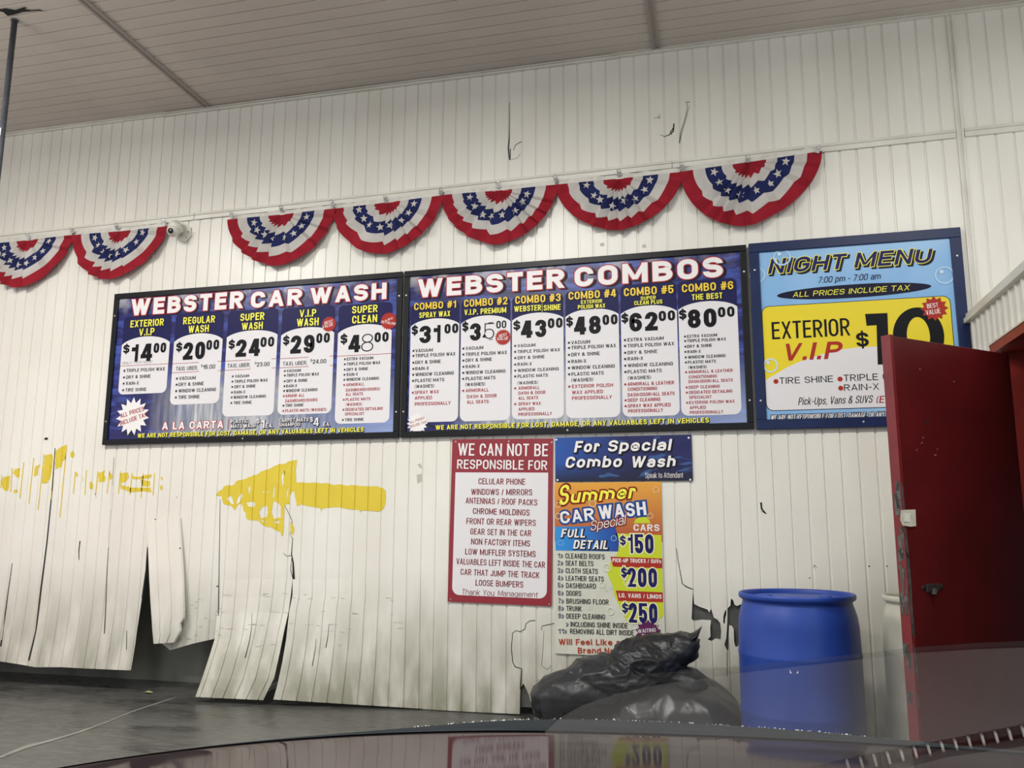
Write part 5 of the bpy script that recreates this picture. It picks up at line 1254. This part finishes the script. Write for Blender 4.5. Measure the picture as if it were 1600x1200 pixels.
# ------------------------------------------------------------------ drums
M_drum = mat('blue_drum_plastic', '#1d3b8c', 0.42, two='#22449a', scale=4, lo=.3, hi=.7, spec=.45, bump=.05, bscale=14)
M_drumw = mat('white_drum_plastic', '#d6d5c6', 0.45, two='#c7c6b6', scale=4)
def drum(c, r, h, mt, label):
    t = thing('plastic_drum', (c[0], c[1], 0), label, 'drum')
    q = r/.2925; zt = h
    pr = [(.0, 0.001), (.285, .001), (.300, .016), (.303, .05), (.3035, .25), (.3062, .262), (.3062, .272), (.3035, .284), (.3035, .53), (.306, .542), (.306, .552), (.303, .564), (.300, zt-.165), (.294, zt-.115), (.284, zt-.078), (.2765, zt-.056), (.274, zt-.044),
          (.2775, zt-.036), (.289, zt-.030), (.2935, zt-.022), (.2935, zt-.010), (.2915, zt-.003), (.287, zt), (.281, zt-.002), (.277, zt-.010), (.276, zt-.030)]
    m = MB(); m.lathe([(a*q, b) for a, b in pr], mt, 80, c=(c[0], c[1], 0)); m.build('drum_body', t, smooth=True)
    m = MB(); m.lathe([(.2765*q, zt-.028), (.255*q, zt-.030), (.235*q, zt-.022), (.225*q, zt-.024), (.0, zt-.026)], mt, 64, c=(c[0], c[1], 0))
    m.build('drum_top', t, smooth=True)
    for s_ in (-1, 1): m = MB(); m.lathe([(.0, .012), (.028, .012), (.032, .008), (.034, 0)], mt, 20, c=(c[0]+s_*.15*q, c[1]+.03, zt-.025)); m.build('bung_cap', t, smooth=True)
    return t
d_ = ray(1244, 928); pc = CAM+d_*(FPX*.585/174)
dr = drum((pc[0], pc[1]), .2925, .852, M_drum, 'blue plastic drum standing on the floor beside the black trash bags')
m = MB()
p = CAM+ray(1237, 1049)*4.08
for dx, l in ((-.004, .017), (.026, .014)):
    aa = math.atan2(p[1]-pc[1], p[0]-pc[0])+dx/.3
    for rr, zz_ in (((.3045), p[2]),):
        a_ = Vector((pc[0]+.3048*math.cos(aa), pc[1]+.3048*math.sin(aa), zz_)); tg = Vector((-math.sin(aa), math.cos(aa), 0))
        m.add([a_+tg*-.005+Vector((0, 0, -l/2)), a_+tg*.005+Vector((0, 0, -l/2)), a_+tg*(.004 if dx > 0 else -.004)+Vector((0, 0, l/2))], [(0, 1, 2)], I_white)
o = m.build('scuff', dr); o['label'] = 'two tiny pale nicks'
pw = W(1462, 930, -.44)
drum((pw[0], pw[1]), .262, .835, M_drumw, 'white plastic drum mostly hidden behind the red door')

# ------------------------------------------------------------------ trash bags
M_bag = mat('black_bag_plastic', '#1b1c1f', 0.36, spec=0.4, bump=0.3, bscale=34, two='#232528', scale=5)
M_bag2 = mat('black_bag_plastic_smooth', '#191a1c', 0.30, spec=0.45, bump=0.16, bscale=18, two='#202225', scale=5)
from mathutils import noise as mnoise
def blob(name, t, ells, c, mt, wr, ws, seed, zmin=0.004, stretch=(1, 1, 1)):
    bm = bmesh.new(); bmesh.ops.create_icosphere(bm, subdivisions=6, radius=1.0)
    C0 = Vector(c); so = Vector((seed*7.3, seed*3.1, seed*1.7))
    for v in bm.verts:
        d = v.co.normalized(); best = .05
        for (e, r_) in ells:
            r_ = Vector(r_); o = C0-Vector(e)
            ds = Vector((d.x/r_.x, d.y/r_.y, d.z/r_.z)); os_ = Vector((o.x/r_.x, o.y/r_.y, o.z/r_.z))
            A = ds.dot(ds); B = 2*ds.dot(os_); Cc = os_.dot(os_)-1; disc = B*B-4*A*Cc
            if disc > 0:
                tt = (-B+math.sqrt(disc))/(2*A)
                if tt > best: best = tt
        p = C0+d*best
        q = Vector((p.x*stretch[0], p.y*stretch[1], p.z*stretch[2]))
        rg = 1-abs(mnoise.noise(q*ws+so)); rg2 = 1-abs(mnoise.noise(q*ws*2.3+so*2)); lo_ = mnoise.noise(p*2.2+so)
        p = p+d*(wr*(rg**3-.45)+wr*.45*(rg2**3-.45)+.03*lo_)
        p.z = max(p.z, zmin)
        v.co = p-t.location
    me = bpy.data.meshes.new(name); bm.to_mesh(me); bm.free(); me.materials.append(mt)
    me.polygons.foreach_set('use_smooth', [True]*len(me.polygons))
    o = bpy.data.objects.new(name, me); COL.objects.link(o); o.parent = t
    return o
E1 = lambda px, py, y, r_: (tuple(W(px, py, y)), r_)
from mathutils.bvhtree import BVHTree
t = thing('trash_bag', (5.25, -.40, 0), 'full smooth black trash bag on the floor, underneath the crumpled one', 'trash bag', 'black trash bags by the wall')
low = blob('bag', t, [E1(1045, 1120, -.40, (.42, .30, .24)), E1(950, 1140, -.42, (.36, .30, .17)), E1(1100, 1125, -.27, (.22, .19, .25))], W(1010, 1125, -.40), M_bag2, .012, 5.0, 1)
tree = BVHTree.FromPolygons([v.co+t.location for v in low.data.vertices], [tuple(p.vertices) for p in low.data.polygons])
t = thing('trash_bag', (5.0, -.5, .3), 'crumpled black trash bag on top, its tied end sticking up by the poster', 'trash bag', 'black trash bags by the wall')
up_ = blob('bag', t, [E1(910, 1080, -.52, (.26, .20, .125)), E1(866, 1092, -.52, (.13, .16, .135)), E1(958, 1060, -.50, (.28, .20, .125)), E1(1010, 1036, -.46, (.20, .17, .14)), E1(1075, 1066, -.44, (.105, .14, .085)), E1(1040, 1016, -.43, (.19, .12, .095)), E1(1066, 1006, -.43, (.11, .09, .07))],
     W(985, 1058, -.49), M_bag, .020, 7.0, 2, stretch=(1, 1, 2.0))
for v in up_.data.vertices:
    w_ = v.co+t.location; h_ = tree.ray_cast(Vector((w_.x, w_.y, 3)), Vector((0, 0, -1)))
    if h_[0] is not None and w_.z < h_[0].z+.006: v.co.z += h_[0].z+.006-w_.z
m = MB(); tie = [W(1060, 1010, -.44), W(1074, 1000, -.45), W(1086, 993, -.46), W(1094, 987, -.47)]
n = 22; vs = []; fs = []
for i, (p, rr) in enumerate(zip(tie, (.05, .045, .042, .050))):
    for k in range(n):
        a = 2*math.pi*k/n; q = rr*(1+.28*math.sin(5*a+i)*.6+.15*math.sin(9*a+2*i)); vs.append((p[0]+.25*q*math.sin(a), p[1]+q*.7*math.cos(a), p[2]+q*math.sin(a)*.62))
for i in range(3):
    for k in range(n): fs.append((i*n+k, i*n+(k+1) % n, (i+1)*n+(k+1) % n, (i+1)*n+k))
fs.append(tuple(3*n+k for k in range(n)))
m.add(vs, fs, M_bag); m.build('tied_end', t, smooth=True)

# ------------------------------------------------------------------ small things on the floor
m = MB(); p = F(231, 1083, .004)
m.add([(p[0]-.035, p[1], .006), (p[0]-.012, p[1]-.014, .014), (p[0]+.03, p[1]-.008, .010), (p[0]+.04, p[1]+.006, .006), (p[0]+.005, p[1]+.016, .016), (p[0]-.02, p[1]+.01, .010), (p[0], p[1], .018)], [(6, i, (i+1) % 6) for i in range(6)], mat('yellow_green_leaf', '#a9ad6a', .6))
o = m.build('fallen_leaf'); md = o.modifiers.new('thickness', 'SOLIDIFY'); md.thickness = .002; md.offset = 1
tag(o, 'tiny yellow green leaf lying on the dark floor by the gap', 'leaf')
a, b_ = W(413, 1082, -.02), W(431, 1073, .02)
t = thing('metal_stud', (a[0], -.0, 0), 'broken pale metal stud between two torn wall panels near the floor', 'metal stud')
m = MB()
for o_ in (0, .022): m.tube([Vector(a)+Vector((-.05, 0, -.02+o_)), Vector(a)+Vector((0, 0, o_)), Vector(b_)+Vector((0, 0, o_)), Vector(b_)+Vector((.05, 0, .02+o_))], .006, M_steel, 6)
m.build('flange', t)
m = MB(); m.prism([Vector(a)+Vector((-.05, .004, -.02)), Vector(b_)+Vector((.05, .004, .02)), Vector(b_)+Vector((.05, .004, .042)), Vector(a)+Vector((-.05, .004, .002))], (0, .004, 0), M_steel); m.build('web', t)

# ------------------------------------------------------------------ the car the picture is taken from
HD = math.radians(-9.2); hx, hy = math.sin(HD), math.cos(HD)
def CP(d, l, z): return (CAM[0]+hx*d+hy*l, CAM[1]+hy*d-hx*l, z)
car = thing('car', CP(1.0, 0, 0), 'dark car seen over its own hood, wet along the front edge', 'car')
M_paint = bpy.data.materials.new('dark_maroon_car_paint'); M_paint.use_nodes = True; nt = M_paint.node_tree
_b = nt.nodes['Principled BSDF']; _b.inputs['Roughness'].default_value = .6; _b.inputs['Specular IOR Level'].default_value = 0.0
_tc = nt.nodes.new('ShaderNodeTexCoord').outputs['Object']
link(nt, mixc(nt, noise(nt, _tc, 5.0, 4), '#30282a', '#262022'), _b.inputs['Base Color'])
_g = nt.nodes.new('ShaderNodeBsdfGlossy'); _g.inputs['Roughness'].default_value = .045; _g.inputs['Color'].default_value = (1, .92, .91, 1)
_mx = nt.nodes.new('ShaderNodeMixShader'); _mx.inputs[0].default_value = .24
link(nt, _b.outputs[0], _mx.inputs[1]); link(nt, _g.outputs[0], _mx.inputs[2]); link(nt, _mx.outputs[0], nt.nodes['Material Output'].inputs['Surface'])
def hood_z(d, l):
    z0, s1, d1, s2, w = .981, .138, 0.98, .209, .15
    if d < d1: zc = z0-s1*(d-.9)
    elif d < d1+w: zc = z0-s1*(d-.9)-(s2-s1)*(d-d1)**2/(2*w)
    else: zc = z0-s1*(d1+w-.9)-(s2-s1)*w/2-s2*(d-d1-w)
    return zc-(.135*l*l if l < 0 else .052*l*l)
def edge_d(l): return 2.35-.13*l*l
m = MB(); nd, nl = 70, 60; vs = []
for i in range(nl+1):
    l = -.98+1.96*i/nl; de = edge_d(l)
    for j in range(nd+1):
        d = .71+(de-.71)*j/nd; vs.append(CP(d, l, hood_z(d, l)))
    ze = hood_z(de, l)
    for dd, dz in ((.010, -.004), (.016, -.012), (.018, -.03)): vs.append(CP(de+dd, l, ze+dz))
c = nd+4
m.add(vs, [(i*c+j, (i+1)*c+j, (i+1)*c+j+1, i*c+j+1) for i in range(nl) for j in range(c-1)], M_paint)
m.build('hood', car, smooth=True)
M_hoodrefl = mat('painted_dark_reflection', '#33373a', 0.6, two='#2b2f31', scale=6, spec=0.0)  # dark floor reflection on the hood front, painted as a matte strip
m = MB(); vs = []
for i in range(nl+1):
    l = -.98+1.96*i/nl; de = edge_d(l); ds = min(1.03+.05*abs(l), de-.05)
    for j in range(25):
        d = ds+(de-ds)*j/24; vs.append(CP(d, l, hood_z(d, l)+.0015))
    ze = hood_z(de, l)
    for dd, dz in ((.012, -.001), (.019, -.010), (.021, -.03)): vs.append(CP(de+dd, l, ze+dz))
m.add(vs, [(i*28+j, (i+1)*28+j, (i+1)*28+j+1, i*28+j+1) for i in range(nl) for j in range(27)], M_hoodrefl)
o = m.build('hood_reflection_band', car, smooth=True); o['label'] = 'dark reflection painted along the front edge of the hood'
m = MB(); vs = []
for i in range(nl+1):
    l = -.98+1.96*i/nl; de = edge_d(l); ze = hood_z(de, l)
    for dd, z in ((.012, ze-.032), (.05, ze-.12), (.07, .45), (.03, .25)): vs.append(CP(de+dd, l, z))
m.add(vs, [(i*4+j, (i+1)*4+j, (i+1)*4+j+1, i*4+j+1) for i in range(nl) for j in range(3)], M_paint)
for s_ in (-1, 1):
    vs = []
    for j in range(21):
        d = -.6+(edge_d(.98)+.6)*j/20; zt = hood_z(max(d, .86), .98*s_)-.01
        vs += [CP(d, .982*s_, zt), CP(d, 1.0*s_, zt-.12), CP(d, 1.0*s_, .25)]
    m.add(vs, [(j*3+k, (j+1)*3+k, (j+1)*3+k+1, j*3+k+1) for j in range(20) for k in range(2)], M_paint)
m.build('body', car, smooth=True)
M_water = bpy.data.materials.new('water_bead'); M_water.use_nodes = True
bs = M_water.node_tree.nodes['Principled BSDF']; bs.inputs['Base Color'].default_value = (.75, .77, .78, 1); bs.inputs['Roughness'].default_value = .05; bs.inputs['Specular IOR Level'].default_value = .8
m = MB(); random.seed(8)
for i in range(240):
    l = random.uniform(-.96, .96) if i % 3 else random.choice((-.30, -.18, .1, .33, .52, .6))+random.gauss(0, .03)
    d = edge_d(l)+random.choice((.004, .008, .012, -.004, -random.random()*.05 if i % 6 == 0 else .006)); z = hood_z(edge_d(l), l)+.002 if d > edge_d(l) else hood_z(d, l)+.002
    r_ = random.uniform(.0005, .0014) if i % 5 else random.uniform(.0015, .0028)
    c0 = CP(d, l, z-.001)
    m.lathe([(0, r_*.9), (r_*.6, r_*.65), (r_, .0002), (r_*.9, -.001)], M_water, 7, c=c0)
o = m.build('water_beads', car, smooth=True); o['kind'] = 'stuff'

# dashboard and lower windscreen glass
RK = math.radians(30); GD, GZ = .70, .995
DZ = .962
def glass_hit(px, py):
    dd = ray(px, py); f_ = dd[0]*hx+dd[1]*hy; zz_ = dd[2]; k = math.tan(RK)
    tt = (GZ+k*GD-CAM[2])/(zz_+k*f_); return CAM+dd*tt, dd
gn = np.array([hx*math.sin(RK), hy*math.sin(RK), math.cos(RK)])
def dash_pt(px, py, dz=0.0):
    p, dd = glass_hit(px, py); rd = dd-2*(dd@gn)*gn; tt = (DZ+dz-p[2])/rd[2]; return p+rd*tt
# dashboard, defroster vent, glass
def hit_list(px): return [dash_pt(*q) for q in px]
M_dash = mat('dark_dash_plastic', '#232323', 0.7)
M_dash2 = mat('grey_dash_pad', '#676563', 0.7, two='#5f5d5b', scale=10)
M_fin = mat('pale_vent_fin', '#d2cfc8', 0.5)
def Lf(P): v = np.array(P)-CAM; return (v[0]*hx+v[1]*hy, v[0]*hy-v[1]*hx)
m = MB(); m.box((0, 0, 0), (1, 1, 1), M_dash)
m.v = []
for d in (.22, .735):
    for l in (-.80, .80):
        for z in (DZ-.06, DZ-.001): m.v.append(CP(d, l, z))
db = m.build('dashboard', car)
# pale pad along the foot of the glass, its rear edge curving
pts = [(846, 1150), (875, 1122), (910, 1102), (960, 1085), (1030, 1070), (1100, 1060), (1165, 1051), (1250, 1041), (1340, 1031), (1420, 1021), (1520, 1015), (1700, 1008), (1700, 1110), (1600, 1132), (1310, 1188), (1200, 1215), (846, 1215)]
q = [dash_pt(*p) for p in pts]
m = MB(); m.prism([(a[0], a[1], DZ) for a in q], (0, 0, -.0035), M_dash2); m.build('dash_pad', db)
q = [dash_pt(*p, dz=.008) for p in ((1395, 1206), (1480, 1183), (1600, 1166), (1720, 1146), (1720, 1240), (1395, 1240))]
m = MB(); m.prism([(a[0], a[1], DZ+.008) for a in q], (0, 0, -.011), M_dash2); m.build('dash_pad', db)
q = [dash_pt(*p) for p in ((1310, 1188), (1600, 1132), (1700, 1112), (1700, 1150), (1600, 1165), (1480, 1190), (1330, 1215))]
m = MB(); m.prism([(a[0], a[1], DZ+.0002) for a in q], (0, 0, -.003), M_dash)
vent = m.build('defroster_vent', db)
for i in range(15):
    x = 1322+i*21; y = 1187-(x-1310)*.193
    a = [dash_pt(x-2, y+1), dash_pt(x+2, y+.5), dash_pt(x+6, y+16), dash_pt(x+2.5, y+17)]
    m = MB(); m.prism([(p[0], p[1], DZ+.003) for p in a], (0, 0, -.0025), M_fin); m.build('fin', vent)
G = bpy.data.materials.new('windshield_glass'); G.use_nodes = True; nt = G.node_tree
for n_ in list(nt.nodes): nt.nodes.remove(n_)
out = nt.nodes.new('ShaderNodeOutputMaterial'); tr = nt.nodes.new('ShaderNodeBsdfTransparent'); gl = nt.nodes.new('ShaderNodeBsdfGlossy'); gl.inputs['Roughness'].default_value = 0.02
fr = nt.nodes.new('ShaderNodeFresnel'); fr.inputs['IOR'].default_value = 1.52
mx = nt.nodes.new('ShaderNodeMixShader'); link(nt, mathn(nt, 'MULTIPLY', fr.outputs[0], 1.45, clamp=True), mx.inputs[0])
link(nt, tr.outputs[0], mx.inputs[1]); link(nt, gl.outputs[0], mx.inputs[2]); link(nt, mx.outputs[0], out.inputs['Surface'])
m = MB()
q = [glass_hit(*p)[0] for p in ((838, 1062), (1000, 1054), (1165, 1040), (1340, 1022), (1420, 1012), (1520, 1005), (1720, 996), (2300, 985))]
l0, l1 = Lf(q[0])[1], Lf(q[-1])[1]
low_ = [CP(GD, Lf(p)[1], GZ) for p in q]
m.add([tuple(p) for p in q]+low_, [(i, len(q)+i, len(q)+i+1, i+1) for i in range(len(q)-1)], G)
m.build('windshield', car)
